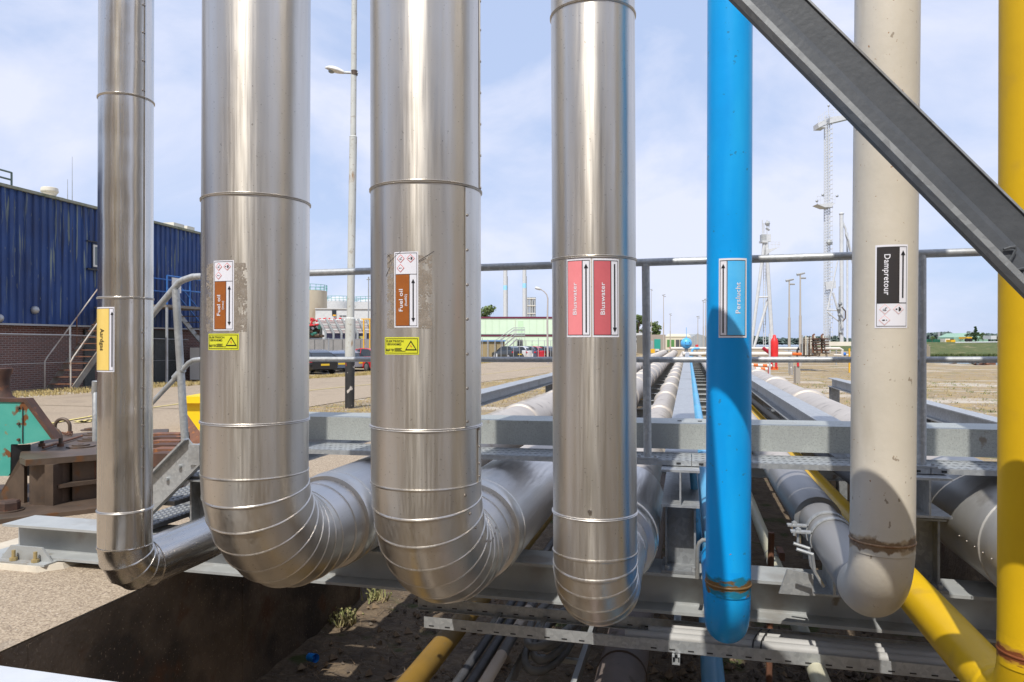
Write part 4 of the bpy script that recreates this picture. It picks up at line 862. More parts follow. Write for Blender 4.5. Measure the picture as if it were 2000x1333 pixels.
# shackle rings
RTd = Vector((CA, SA, 0))
def shackle(px, py, r_, lab):
    k = gp(px, py, ft); t_ = thing('lifting_ring', lab, 'ring', tuple(k), 'steel lifting rings')
    MB().tube([k + RTd*r_] + [k + RTd*r_*math.cos(R(a_)) + Z3*(.085 + r_*math.sin(R(a_))) for a_ in range(0, 181, 12)] + [k - RTd*r_], .019, 12).build('ring', dark_steel, t_, smooth=60)
    for s_ in (-1, 1): MB().cyl(k+Vector((CA,SA,0))*r_*s_, k+Vector((CA,SA,0))*r_*s_+Z3*.03, .03, n=10).build('lug', rust_l, t_)
shackle(100, 872, .095, 'nearer thick steel lifting ring standing on the rusty pedestal')
shackle(122, 848, .085, 'farther thick steel lifting ring on the rusty pedestal, with a chain at its foot')
k = gp(126, 850, ft); mb = MB()
for i in range(9): 
    c_ = k + Vector((.03*i-.08, -.012*i+.02, .02)); mb.tube([c_ + Vector((.02*math.cos(R(a_)), .012*math.sin(R(a_))*(i % 2), .012*math.sin(R(a_))*((i+1) % 2))) for a_ in range(0, 361, 40)], .005, 6, cap=False)
mb.build('chain', rust_l, None, loc=tuple(k), label='short rusty chain lying by the farther lifting ring', category='chain')
k0 = gp(84, 875, ft+.02); k1 = gp(160, 852, ft+.02); MB().cyl(k0, k1, .012, n=8).build('rod', rust_l, None, loc=tuple(k0), label='rusty orange rod lying across the pedestal top', category='rod')
# turquoise winch housing: side profile extruded to the left/back
yfh = 6.9
t = thing('winch_housing', 'chipped turquoise steel winch housing at the left edge', 'winch', tuple(D(20, yfh)))
def hp(px, py, yf=yfh): return atD(px, py, yf)
pf_ = [(-60,930), (16,930), (20,924), (21,870), (22,868), (44,868), (46,868), (100,858), (46,786), (-60,785)]
v = [hp(*p_) for p_ in pf_]; bk = Vector((-SA, CA, 0))*.10
n = len(v)
MB().add(v + [p_+bk for p_ in v], [tuple(range(n)), tuple(range(n, 2*n))[::-1]] + [(i, (i+1) % n, n+(i+1) % n, n+i) for i in range(n)]).build('housing', teal, t, smooth=False)
vv = [hp(*p_, yfh-.012) for p_ in ((-60,785), (46,786), (100,858), (108,858), (50,779), (-60,778))]; bk2 = Vector((-SA, CA, 0))*.11
MB().add(vv + [p_+bk2 for p_ in vv], [tuple(range(6)), tuple(range(6,12))[::-1]] + [(i, (i+1) % 6, 6+(i+1) % 6, 6+i) for i in range(6)]).build('top_cover', rust, t, smooth=False)
MB().add([hp(43,795,yfh-.008), hp(45,795,yfh-.008), hp(45,866,yfh-.008), hp(43,866,yfh-.008)], [(0,1,2,3)]).build('panel_joint', black, t)
for py in (797, 828, 859): p_ = hp(37, py, yfh); MB().cyl(p_, p_ + Vector((SA,-CA,0))*.02, .016, .012, 8).build('bolt', dark_steel, t)
p_ = hp(33, 915); MB().add([hp(22,870,yfh-.004)+bk*.02, hp(60,868,yfh+.1), hp(60,930,yfh+.1), hp(22,930,yfh-.004)+bk*.02], [(0,1,2,3)]).build('recess_plate', black, t)
p_ = hp(2, 783, yfh+.25); t = thing('capstan', 'rusty brown capstan head on top of the turquoise housing', 'capstan', tuple(p_))
MB().lathe([(0,0),(.13,0),(.13,.02),(.095,.05),(.075,.13),(.075,.22),(.10,.29),(.098,.32),(0,.325)], tuple(p_), 28).build('drum', rust, t, smooth=50)
# rusty ribbed hooks between the first two pipes, brown flap and yellow bin
t = thing('quick_release_hooks', 'stack of rusty red brown mooring hook plates behind the stair', 'mooring hooks', tuple(D(325, 7.1)))
for i in range(6):
    yf = 6.6 + i*.28; z1 = CZ-(900-i*7-HY)/F*6.6*1.0
    a_, b_ = atD(292, 914-i*9, yf), atD(350, 910-i*10, yf); z = .50
    MB().add([Vector((a_.x,a_.y,z-.12)), Vector((b_.x,b_.y,z-.12)), Vector((b_.x,b_.y,z)), Vector((a_.x,a_.y,z)), Vector((a_.x,a_.y,z-.12))+Y3*.17, Vector((b_.x,b_.y,z-.12))+Y3*.17, Vector((b_.x,b_.y,z))+Y3*.17, Vector((a_.x,a_.y,z))+Y3*.17], [(0,1,2,3), (7,6,5,4), (0,4,5,1), (1,5,6,2), (2,6,7,3), (3,7,4,0)]).build('hook_plate', rust_l if i % 2 else rust, t, smooth=False)
q = [gp(285, 915, .36), gp(356, 905, .36), gp(365, 850, .36), gp(285, 860, .36)]; quad_solid(q, .05, .36, 'body', rust, t)
a_ = atD(362, 812, 9.2); t = thing('steel_flap', 'red brown steel flap leaning behind the railing post beside the yellow bin', 'flap', tuple(a_))
MB().add([atD(361,812,9.2), atD(366,810,9.2), atD(396,852,8.4), atD(396,868,8.4), atD(372,866,8.4), atD(370,842,8.8)], [(0,1,2,3,4,5)]).build('plate', rust_l, t)
MB().add([atD(361,812,9.24), atD(366,810,9.24), atD(396,852,8.44), atD(396,868,8.44), atD(372,866,8.44), atD(370,842,8.84)], [(5,4,3,2,1,0)]).build('backing', rust_l, t)
a_ = G(395, 845); yb = D(392, 12.4); t = thing('yellow_container', 'bright yellow open container on the pavement behind the railing', 'container', (yb.x, yb.y, 0))
ybm = mat('bright_yellow_plastic', (.86,.58,.01), (.80,.53,.01), 3, rough=.45)
def bx4(px0, px1, py0, py1, yf, dep, name, m, par):
    a_, b_ = atD(px0, py0, yf), atD(px1, py0, yf); z1 = a_.z; z0 = atD(px0, py1, yf).z; bk = Vector((-SA, CA, 0))*dep
    c4 = [a_, b_, b_+bk, a_+bk]
    return MB().add([Vector((p.x,p.y,z0)) for p in c4] + [Vector((p.x,p.y,z1)) for p in c4], [(0,3,2,1),(4,5,6,7),(0,1,5,4),(1,2,6,5),(2,3,7,6),(3,0,4,7)]).build(name, m, par, smooth=False)
bx4(362, 420, 786, 850, 12.4, .9, 'body', ybm, t); bx4(355, 425, 775, 788, 12.3, 1.1, 'rim', ybm, t)
# ================= LAMP POST IN THE MIDDLE =================
pb = G(684, 797); yf = 16.45
def LPt(px, py, y_=yf): return atD(px, py, y_)
t = thing('lamp_post', 'tall peeling white lamp post with a black foot and a single cobra head lamp', 'lamp post', (pb.x, pb.y, zg(pb.y)))
lp_m = mat('peeling_white_pole_paint', (.55,.56,.53), (.47,.48,.45), 2, rough=.6, spots=[((.33,.22,.13), 5, .62, .05, (1,1,.25)), ((.4,.38,.33), 12, .6, .08)])
r_ = lambda w_: w_/2/F*yf
def seg(pya, wa, pyb, wb, xa, xb, name, m): MB().cyl(LPt(xa, pya), LPt(xb, pyb), r_(wa), r_(wb), 20).build(name, m, t, smooth=60)
seg(797, 18, 706, 18.5, 683, 683.5, 'foot', mat('scuffed_black_foot', (.02,.02,.022), (.035,.035,.035), 4, rough=.6, spots=[((.5,.46,.42), 7, .60, .03), ((.25,.06,.04), 5, .66, .03)]))
seg(706, 19.5, 623, 19.5, 683.5, 684.5, 'lower_shaft', lp_m); seg(623, 19.5, 620, 15, 684.5, 684.6, 'collar', lp_m); seg(620, 14.5, 268, 14.5, 684.6, 690, 'middle_shaft', lp_m); seg(268, 15, 265, 11, 690, 690, 'collar', lp_m); seg(265, 11.5, -260, 10, 690, 694, 'upper_shaft', lp_m)
a_ = LPt(692, 143); MB().cyl(LPt(699, 143), LPt(668, 142), .028, n=10).build('bracket', galv, t); MB().rings([(LPt(692, 143)+Z3*z, X3, Y3, .075) for z in (-.05, .05)], 16).build('clamp', dark_steel, t)
mb = MB(); c0, c1 = LPt(672, 142.5), LPt(635, 133); ax = (c1-c0); L_ = ax.length; ax.normalize(); e1 = Vector((-ax.y, ax.x, 0)).normalized(); e2 = ax.cross(e1)*-1
prof = [(0,.045,.04), (.12,.07,.06), (.3,.11,.08), (.55,.13,.085), (.8,.10,.06), (1,.02,.02)]; rs = []
mb.add([c0 + ax*L_*u + e1*w_*math.cos(a__) + Vector((0,0,1))*h_*(math.sin(a__) if math.sin(a__) > 0 else .55*math.sin(a__)) for u, w_, h_ in prof for a__ in [i*math.pi/8 for i in range(16)]], [(j*16+i, j*16+(i+1) % 16, (j+1)*16+(i+1) % 16, (j+1)*16+i) for j in range(5) for i in range(16)] + [tuple(range(16)), tuple(80+i for i in range(16))])
mb.build('lamp_head', white, t, smooth=60)
g0 = c0 + ax*L_*.66 - Z3*.04; MB().sphere(tuple(g0), .075, 14, 1, 1, .6).build('glass', mat('lamp_glass', (.25,.27,.26), rough=.15), t)
# ================= BLUE BUILDING =================
wa, wb = D(0, 22.0), D(390, 32.0); dv = (wb-wa).normalized(); nv = Vector((dv.y, -dv.x, 0))
if nv.x < 0: nv = -nv
wall0 = wa - dv*22; L0 = 22 + (wb-wa).length + 4.0; Zb, Ze = 2.08, 6.25
t = thing('blue_building', 'blue corrugated industrial building on a dark brick base at the left', 'building', tuple(wall0))
bm = mat('weathered_blue_cladding', (.010,.042,.165), (.013,.055,.20), .8, rough=.55, spots=[((.16,.20,.20), 3.4, .60, .04, (3.5,3.5,.16)), ((.008,.02,.07), 2.2, .56, .12, (3,3,.2)), ((.25,.28,.22), 9, .70, .02, (2,2,.3)), ((.006,.022,.09), .5, .5, .3)])
mb = MB(); W_ = .30; n = int(L0/W_)
pr = [(0,0),(.10,0),(.135,.05),(.265,.05),(.30,0)]
vs = []; 
for i in range(n):
    for u, o_ in pr[:-1]: vs.append((i*W_+u, o_))
vs.append((n*W_, 0))
pts = [wall0 + dv*u + nv*(o_-.02) for u, o_ in vs]
mb.add([Vector((p.x, p.y, Zb)) for p in pts] + [Vector((p.x, p.y, Ze)) for p in pts], [(i, i+1, len(pts)+i+1, len(pts)+i) for i in range(len(pts)-1)])
mb.build('cladding', bm, t, smooth=False)
def wbox(u0, u1, o0, o1, z0, z1, name, m, par=None, **k):
    c4 = [wall0+dv*u0+nv*o0, wall0+dv*u1+nv*o0, wall0+dv*u1+nv*o1, wall0+dv*u0+nv*o1]
    return MB().add([Vector((p.x,p.y,z0)) for p in c4] + [Vector((p.x,p.y,z1)) for p in c4], [(0,1,2,3),(7,6,5,4),(0,4,5,1),(1,5,6,2),(2,6,7,3),(3,7,4,0)]).build(name, m, par or t, smooth=False, **k)
def u_at(px):
    k_ = (px-1000)/F; dd = Vector((k_*CA-SA, k_*SA+CA)); # ray from origin meets the wall line
    det = dd.x*(-dv.y) + dd.y*dv.x; tt = (wall0.x*(-dv.y) + wall0.y*dv.x)/det; p = dd*tt; return (Vector((p.x,p.y,0))-wall0).dot(dv), tt
def z_at(px, py): return CZ - (py-HY)/F*u_at(px)[1]
brick = bpy.data.materials.new('dark_brick'); brick.use_nodes = True; nt = brick.node_tree; L = nt.links.new; bb = nt.nodes['Principled BSDF']; bb.inputs['Roughness'].default_value = .85
tc = N(nt, 'ShaderNodeTexCoord'); mp = N(nt, 'ShaderNodeMapping'); mp.inputs['Rotation'].default_value = (R(90), 0, 0); mp.vector_type = 'POINT'
sx_ = N(nt, 'ShaderNodeSeparateXYZ'); cx_ = N(nt, 'ShaderNodeCombineXYZ'); L(tc.outputs['Object'], sx_.inputs[0]); L(sx_.outputs[1], cx_.inputs[0]); L(sx_.outputs[2], cx_.inputs[1])
bt = N(nt, 'ShaderNodeTexBrick'); bt.inputs['Scale'].default_value = 1; bt.inputs['Brick Width'].default_value = .22; bt.inputs['Row Height'].default_value = .068; bt.inputs['Mortar Size'].default_value = .011
bt.inputs['Color1'].default_value = (.17,.062,.048,1); bt.inputs['Color2'].default_value = (.10,.042,.036,1); bt.inputs['Mortar'].default_value = (.24,.19,.17,1); L(cx_.outputs[0], bt.inputs['Vector']); L(bt.outputs[0], bb.inputs['Base Color'])
wbox(0, L0, -.5, -.20, -.6, Zb, 'brick_base', brick)
wbox(0, L0, -10, -.52, -.6, Ze+.02, 'inner_core', mat('dark_wall', (.05,.05,.055), rough=.9))
wbox(0, L0, -.02, .06, Zb-.06, Zb, 'base_flashing', mat('pale_flashing', (.34,.35,.36), rough=.6))
fas = mat('mossy_roof_edge', (.20,.22,.15), (.30,.30,.24), 3, rough=.8, spots=[((.10,.12,.06), 2, .56, .1)])
wbox(0, L0, -10, .10, Ze, Ze+.09, 'roof_edge', fas)
dk_u = u_at(298)[0]
wbox(u_at(307)[0], u_at(338)[0]+.6, -.19, -.13, zg(28)+.0, Zb-.1, 'door', mat('dark_doorway', (.035,.04,.04), rough=.7))
wbox(u_at(172)[0], u_at(192)[0], -.19, -.13, -.3, Zb-.15, 'door', MATS['dark_doorway'])
# window with frame
ua, ub = u_at(177)[0], u_at(189)[0]+1.3; za, zb2_ = z_at(183, 522), z_at(183, 479)
wf = wbox(ua, ub, .03, .075, za-.06, zb2_+.06, 'window', mat('window_dark_surround', (.02,.03,.06), rough=.6))
fr = mat('pale_window_frame', (.6,.6,.56), rough=.5)
for (a_, b_, c_, d_) in ((ua+.02, ua+.09, za, zb2_), (ub-.09, ub-.02, za, zb2_), (ua+.09, ub-.09, za, za+.07), (ua+.09, ub-.09, zb2_-.07, zb2_)): wbox(a_, b_, .076, .10, c_, d_, 'window_frame', fr, wf)
wbox(ua+.09, ub-.09, .077, .083, za+.07, zb2_-.07, 'pane', mat('grey_glass', (.12,.15,.16), rough=.08), wf); wbox(ua-.25, ub+.25, .05, .12, za-.13, za-.07, 'sill', black, wf); wbox(ua-.25, ub+.1, .05, .10, zb2_+.08, zb2_+.12, 'lintel', black, wf)
u_, d__ = u_at(66); pz = z_at(66, 606); p = wall0+dv*u_+nv*.04+Z3*pz
MB().sphere(tuple(p), .13, 14).build('vent_dome', galv, t, smooth=60)
u_, _ = u_at(-4); p = wall0+dv*u_+nv*.04+Z3*z_at(0, 622); MB().sphere(tuple(p), .13, 14).build('vent_dome', galv, t, smooth=60)
# roof things
def roofp(px, back): u_, _ = u_at(px); return wall0+dv*u_-nv*back
p = roofp(112, .3); p.z = Ze+.09; t = thing('roof_vent', 'cream mushroom shaped roof ventilator on the blue building', 'vent', tuple(p))
MB().lathe([(.17,0),(.17,.06),(.18,.07),(.22,.12),(.22,.15)], tuple(p), 20).build('stem', offwhite, t, smooth=40); MB().lathe([(.14,.09),(.25,.17),(.265,.19),(.265,.22),(.25,.32),(.22,.335),(0,.34)], tuple(p), 24).build('hood', offwhite, t, smooth=40)
MB().box(p.x-.22, p.x+.3, p.y-.3, p.y+.3, p.z-.005, p.z+.03).build('curb', offwhite, t)
p = roofp(-20, .1); p.z = Ze+.09; t = thing('roof_railing', 'green grey guard rail on the flat roof at the left edge of the picture', 'railing', tuple(p))
e = roofp(28, .1); gm = mat('green_grey_tube', (.12,.17,.15), rough=.6)
e0 = roofp(-90, .1)
for z in (.22, .45): MB().tube([Vector((e0.x,e0.y,Ze+.09+z)), Vector((e.x,e.y,Ze+.09+z*.98))], .03, 8).build('rail', gm, t)
for f_ in (0, .5, 1): q = e0.lerp(e, f_); MB().cyl((q.x,q.y,Ze+.05), (q.x,q.y,Ze+.54), .03, n=8).build('post', gm, t)
for px, top_, lab in ((147, 306, 'taller thin whip antenna'), (138, 350, 'shorter thin whip antenna')):
    p = roofp(px, .12); p.z = Ze; yf_ = u_at(px)[1]; MB().cyl(p, (p.x, p.y, CZ-(top_-HY)/F*yf_), .014, .006, 6).build('antenna', galv, None, loc=tuple(p), label=lab+' on the roof of the blue building', category='antenna', group='roof antennas')
for (pa, pb_, lab) in ((352, 372, 'low grey box on the roof edge, the nearer one'), (378, 392, 'low grey box on the roof edge, the farther one')):
    a_, b_ = u_at(pa)[0], u_at(pb_)[0]; p = roofp(pa, .6); t = thing('roof_unit', lab, 'roof unit', tuple(p), 'low boxes on the blue building roof')
    c4 = [wall0+dv*a_-nv*.3, wall0+dv*b_-nv*.3, wall0+dv*b_-nv*1.5, wall0+dv*a_-nv*1.5]; MB().add([Vector((q.x,q.y,Ze+.09)) for q in c4]+[Vector((q.x,q.y,Ze+.33)) for q in c4], [(0,1,2,3),(7,6,5,4),(0,4,5,1),(1,5,6,2),(2,6,7,3),(3,7,4,0)]).build('casing', offwhite, t, smooth=False)
    q = wall0+dv*(a_+b_)/2-nv*.9; MB().rings([((q.x,q.y,z), X3, Y3, .12) for z in (Ze+.33, Ze+.37)], 14).build('cap', galv, t)
# left rusty stair against the brick
def W3(u_, o_, z): p = wall0+dv*u_+nv*o_; return Vector((p.x,p.y,z))
gz = zg(20)
u0 = u_at(58)[0]; t = thing('rusty_stair', 'steel stair with rust brown treads climbing the brick base at the left', 'stair', tuple(W3(u0, 1.0, gz)))
stm = mat('grey_stringer_paint', (.22,.21,.19), (.15,.11,.08), 3, rough=.7)
o1, o2 = .55, 1.45; NS = 13; rise, go = .215, .205; wst = mat('pale_handrail', (.50,.48,.44), (.35,.25,.18), 3, rough=.6)
for o_ in (o1, o2):
    mb = MB(); a_, b_ = W3(u0-.05, o_, gz), W3(u0+go*NS, o_, gz+rise*NS); c4 = [a_, a_+dv*.28, b_+dv*.28+Z3*0, b_]
    mb.add([p for p in c4]+[p+nv*.04 for p in c4], [(0,1,2,3),(7,6,5,4),(0,4,5,1),(1,5,6,2),(2,6,7,3),(3,7,4,0)]); mb.build('stringer', stm, t, smooth=False)
for i in range(NS):
    z = gz+rise*(i+1); a_ = u0+go*(i+.35)
    c4 = [W3(a_, o1+.04, z-.03), W3(a_+.22, o1+.04, z-.03), W3(a_+.25, o2, z-.03), W3(a_, o2, z-.03)]; MB().add(c4+[p+Z3*.03 for p in c4], [(0,1,2,3),(7,6,5,4),(0,4,5,1),(1,5,6,2),(2,6,7,3),(3,7,4,0)]).build('tread', rust_l, t, smooth=False)
for o_, nm in ((o1, 'hand_rail'), (o2+.04, 'hand_rail')):
    for hh, r__ in ((1.0, .022), (.55, .016)):
        MB().tube([W3(u0+.0, o_, gz+hh*.92+.0)-Z3*(hh*.92 if hh == 1.0 else 0) + Z3*(0), W3(u0+.0, o_, gz+hh*.92), W3(u0+.12, o_, gz+hh+.08), W3(u0+go*NS, o_, gz+hh+rise*NS)], r__, 8).build(nm, wst, t)
    for k_ in (.5, .98): MB().cyl(W3(u0+go*NS*k_, o_, gz+rise*NS*k_), W3(u0+go*NS*k_, o_, gz+rise*NS*k_+1.0), .02, n=8).build('post', rust_l if k_ < .9 else stm, t)
c4 = [W3(u0+go*NS, .1, gz+rise*NS-.05), W3(u0+go*NS+1.3, .1, gz+rise*NS-.05), W3(u0+go*NS+1.3, 1.5, gz+rise*NS-.05), W3(u0+go*NS, 1.5, gz+rise*NS-.05)]
MB().add(c4+[p+Z3*.05 for p in c4], [(0,1,2,3),(7,6,5,4),(0,4,5,1),(1,5,6,2),(2,6,7,3),(3,7,4,0)]).build('landing', stm, t, smooth=False)
# blue railed platform and stair further along
bl = mat('blue_rail_paint', (.03,.14,.42), rough=.5); u1 = u_at(298)[0]-1.2; u2 = u_at(330)[0]; zp = z_at(315, 600); zt_ = zp+1.1
t = thing('blue_stair', 'steel landing and stair with bright blue hand rails on the blue building', 'stair', tuple(W3(u1, 1.0, 0)))
wbox(u1, u2, .1, 1.5, zp-.10, zp, 'landing', stm, t)
for z in (zt_, zt_-.5): MB().tube([W3(u1, 1.5, z), W3(u2, 1.5, z), W3(u2+.5, 1.5, z-.2), W3(u2+4.2, 1.5, z-zp+.0-.1)], .03, 8).build('hand_rail', bl, t); MB().tube([W3(u1, .3, z), W3(u2, .3, z), W3(u2+4.2, .3, z-zp)], .03, 8).build('hand_rail', bl, t)
for u_ in (u1, u2-.8, u2, u2+2.1, u2+4.1): z = zp*(1-max(0, u_-u2)/4.2); MB().cyl(W3(u_, 1.5, z), W3(u_, 1.5, z+1.1), .03, n=8).build('post', bl, t)
for o_ in (.3, 1.5): c4 = [W3(u2, o_, zp), W3(u2+4.2, o_, gz-.2), W3(u2+3.9, o_, gz-.2), W3(u2-.0, o_, zp-.28)]; MB().add(c4+[p+nv*.05 for p in c4], [(0,1,2,3),(7,6,5,4),(0,4,5,1),(1,5,6,2),(2,6,7,3),(3,7,4,0)]).build('stringer', galv, t, smooth=False)
for i in range(13):
    k_ = (i+.5)/13; z = zp*(1-k_)+(gz-.2)*k_; c4 = [W3(u2+4.2*k_-.13, .33, z), W3(u2+4.2*k_+.12, .33, z), W3(u2+4.2*k_+.12, 1.5, z), W3(u2+4.2*k_-.13, 1.5, z)]; MB().add(c4+[p+Z3*.03 for p in c4], [(0,1,2,3),(7,6,5,4),(0,4,5,1),(1,5,6,2),(2,6,7,3),(3,7,4,0)]).build('tread', stm, t, smooth=False)
for u_ in (u1+.05, u2): MB().cyl(W3(u_, 1.45, -.3), W3(u_, 1.45, zp), .05, n=8).build('leg', galv, t)
wbox(u1+.25, u1+.8, 1.52, 1.54, zt_-.62, zt_-.05, 'notice_board', white, t)
p = W3(u_at(352)[0], 1.0, -.1); 
for px, nm in ((350, 'nearer'), (366, 'farther')):
    u_ = u_at(px)[0]; t = thing('air_conditioner', 'white outdoor cooling unit beside the blue stair, the %s one' % nm, 'cooling unit', tuple(W3(u_, .7, -.15)), 'white cooling units by the blue building')
    wbox(u_, u_+1.0, .5, 1.1, -.1, 1.25, 'casing', white, t); q = W3(u_+.5, 1.101, .6); e1 = dv; MB().rings([(q+nv*d_, dv, Z3, r__) for d_, r__ in ((0,.36),(.02,.36),(.02,.30),(.01,.29))], 20).build('fan_grille', dark_steel, t)
# ================= CHAIN LINK FENCES =================
mesh_m = bpy.data.materials.new('chain_link_mesh'); mesh_m.use_nodes = True; nt = mesh_m.node_tree; L = nt.links.new; bb = nt.nodes['Principled BSDF']; bb.inputs['Base Color'].default_value = (.22,.235,.24,1); bb.inputs['Metallic'].default_value = .5; bb.inputs['Roughness'].default_value = .5
tc = N(nt, 'ShaderNodeTexCoord'); sx_ = N(nt, 'ShaderNodeSeparateXYZ'); L(tc.outputs['UV'], sx_.inputs[0])
def wave(op):
    a_ = N(nt, 'ShaderNodeMath', operation=op); L(sx_.outputs[0], a_.inputs[0]); L(sx_.outputs[1], a_.inputs[1]); m_ = N(nt, 'ShaderNodeMath', operation='MULTIPLY'); m_.inputs[1].default_value = 14; L(a_.outputs[0], m_.inputs[0])
    f_ = N(nt, 'ShaderNodeMath', operation='FRACT'); L(m_.outputs[0], f_.inputs[0]); l_ = N(nt, 'ShaderNodeMath', operation='LESS_THAN'); l_.inputs[1].default_value = .055; L(f_.outputs[0], l_.inputs[0]); return l_
w1, w2 = wave('ADD'), wave('SUBTRACT'); mxn = N(nt, 'ShaderNodeMath', operation='MAXIMUM'); L(w1.outputs[0], mxn.inputs[0]); L(w2.outputs[0], mxn.inputs[1]); L(mxn.outputs[0], bb.inputs['Alpha'])
def fence(p0, p1, h, n, lab, pr=.03, mesh=True, spikes=0):
    t = thing('fence', lab, 'fence', (p0.x, p0.y, zg(p0.y))); 
    for i in range(n+1):
        p = p0.lerp(p1, i/n); z = zg(p.y); MB().cyl((p.x,p.y,z), (p.x,p.y,z+h+(.3 if i % 3 == 1 else .05)), pr, n=8).build('post', galv, t)
    for zz in ((h,) if not mesh else (h, h*.5)):
        MB().tube([(q.x, q.y, zg(q.y)+zz) for q in [p0.lerp(p1, i/n) for i in range(n+1)]], .018 if zz == h else .006, 6).build('rail', galv, t)
    if mesh:
        k = n*2; v = []; 
        for i in range(k+1): q = p0.lerp(p1, i/k); v += [(q.x,q.y,zg(q.y)+.03), (q.x,q.y,zg(q.y)+h)]
        o = MB().add(v, [(2*i,2*i+2,2*i+3,2*i+1) for i in range(k)]).build('mesh', mesh_m, t, smooth=False); uv = o.data.uv_layers.new(name='uv'); ln_ = (p1-p0).length/k
        for poly in o.data.polygons:
            i = poly.index
            for li, (a_, b_) in zip(poly.loop_indices, ((i*ln_,0), ((i+1)*ln_,0), ((i+1)*ln_,h), (i*ln_,h))): uv.data[li].uv = (a_, b_)
    return t
fa, fb = G(137, 760), G(380, 742)
dF = (fb-fa); 
fence(fa - dF, fa + dF*2, 1.76, 3, 'chain link fence on galvanised posts in front of the brick base of the blue building')
p0, p1 = G(560, 731), G(735, 723.5); fence(p0, p0 + (p1-p0)*1.5, 2.1, 7, 'grey mesh fence in front of the cars parked between the two thick pipes', pr=.045)
# ================= CARS =================
glass = mat('car_glass', (.02,.025,.03), rough=.06); tyre = mat('tyre', (.02,.02,.02), rough=.8); rim = mat('alloy_rim', (.5,.5,.52), rough=.3, metal=.8); tail = mat('red_tail_lamp', (.55,.01,.02), rough=.2, coat=.5); plate_m = mat('yellow_number_plate', (.75,.5,.03), rough=.5)
def car(loc, rz, col, lab, group, detail=True, s=1.0, hh=1.42):
    """front towards local -Y... the rear faces +Y"""
    t = thing('parked_car', lab, 'car', (0,0,0), group)
    st = [(-2.15,.35,.62,.62,.55,.0), (-2.05,.28,.74,.74,.80,.0), (-1.3,.22,.86,.86,.88,.0), (-.75,.20,.92,.92,.90,.0), (.0,.20,.95,.95,.91,.0), (1.2,.20,.98,.98,.90,.0), (1.9,.24,.99,.99,.86,.0), (2.12,.32,.9,.9,.78,.0)]
    rs = []; v = []; m = 12
    for y, z0, zs, zt_, hw, _ in st:
        v += [(-hw*.92,y,z0), (-hw,y,z0+.12), (-hw*1.0,y,(z0+zs)/2), (-hw*.985,y,zs-.06), (-hw*.90,y,zs), (-hw*.4,y,zs+.02), (hw*.4,y,zs+.02), (hw*.90,y,zs), (hw*.985,y,zs-.06), (hw,y,(z0+zs)/2), (hw,y,z0+.12), (hw*.92,y,z0)]
    f = [(j*m+i, j*m+(i+1) % m, (j+1)*m+(i+1) % m, (j+1)*m+i) for j in range(len(st)-1) for i in range(m)] + [tuple(range(m))[::-1], tuple((len(st)-1)*m+i for i in range(m))]
    MB().add(v, f).build('body', col, t, smooth=40)
    # cabin: glass with painted roof
    cb = [(-1.05,.93,.80), (-.35,hh-.06,.66), (.2,hh,.66), (1.0,hh-.02,.64), (1.55,hh-.18,.60), (2.0,.98,.74)]
    v = []; 
    for y, z, hw in cb: v += [(-(.82), y if y not in (-.35,.2,1.0,1.55) else y, .90), (-hw, y, z), (hw, y, z), (.82, y, .90)]
    MB().add(v, [(j*4+i, j*4+i+1, (j+1)*4+i+1, (j+1)*4+i) for j in range(5) for i in range(3)] + [(0,3,2,1), (20,21,22,23)]).build('windows', glass, t, smooth=20)
    v = []; 
    for y, z, hw in cb[1:5]: v += [(-hw-.012, y, z-.03), (-hw, y, z+.012), (hw, y, z+.012), (hw+.012, y, z-.03)]
    MB().add(v, [(j*4+i, j*4+i+1, (j+1)*4+i+1, (j+1)*4+i) for j in range(3) for i in range(3)] + [(0,1,2,3), (15,14,13,12)]).build('roof', col, t, smooth=30)
    for sx in (-1, 1):
        MB().tube([(sx*.80,.98+.95,1.0), (sx*.63,1.5,hh-.2)], .05, 6).build('pillar', col, t); MB().tube([(sx*.82,-1.02,.93), (sx*.67,-.36,hh-.06)], .035, 6).build('pillar', col, t); MB().tube([(sx*.82,.3,.93), (sx*.665,.25,hh-.02)], .03, 6).build('pillar', col, t)
        MB().box(*sorted((sx*.55, sx*.93)), 1.96, 2.10, .72, .88).build('tail_lamp', tail, t)
        for y in (-1.35, 1.3):
            w_ = MB().rings([((sx*x_, y, .32), Y3, Z3, r__) for x_, r__ in ((.72,.3),(.74,.32),(.90,.32),(.925,.29))], 20).build('wheel', tyre, t); MB().rings([((sx*.927, y, .32), Y3, Z3, .20), ((sx*.935, y, .32), Y3, Z3, .16), ((sx*.92, y, .32), Y3, Z3, .05)], 10).build('rim', rim, w_)
    MB().box(-.26, .26, 2.10, 2.13, .52, .63).build('number_plate', plate_m, t)
    t.location = loc; t.rotation_euler = (0,0,rz); t.scale = (s,s,s); return t
def paint(n, c): return mat(n, c, rough=.25, metal=.2, coat=.8)
c_black, c_grey, c_silver, c_red, c_white, c_navy = paint('black_car_paint', (.012,.013,.016)), paint('blue_grey_car_paint', (.09,.12,.18)), paint('silver_car_paint', (.30,.32,.36)), paint('red_car_paint', (.62,.02,.035)), paint('white_car_paint', (.75,.75,.75)), paint('dark_car_paint', (.03,.04,.05))
gA = 'cars parked behind the fence between the thick pipes'
def park(px, yf, rz, col, lab, grp, hh=1.42): p = D(px, yf); return car((p.x, p.y, zg(p.y)), rz, col, lab, grp, hh=hh)
park(604, 43, R(-126), c_black, 'black parked car, nearest and leftmost behind the mesh fence', gA); park(640, 46, R(-128), c_grey, 'blue grey parked car right of the black one', gA, 1.36)
park(682, 48.5, R(-130), c_silver, 'silver parked car partly behind the lamp post', gA, 1.38); park(719, 48, R(-124), c_red, 'red parked car by the right thick pipe with an alloy wheel in view', gA, 1.5)
gB = 'cars parked in front of the green building'
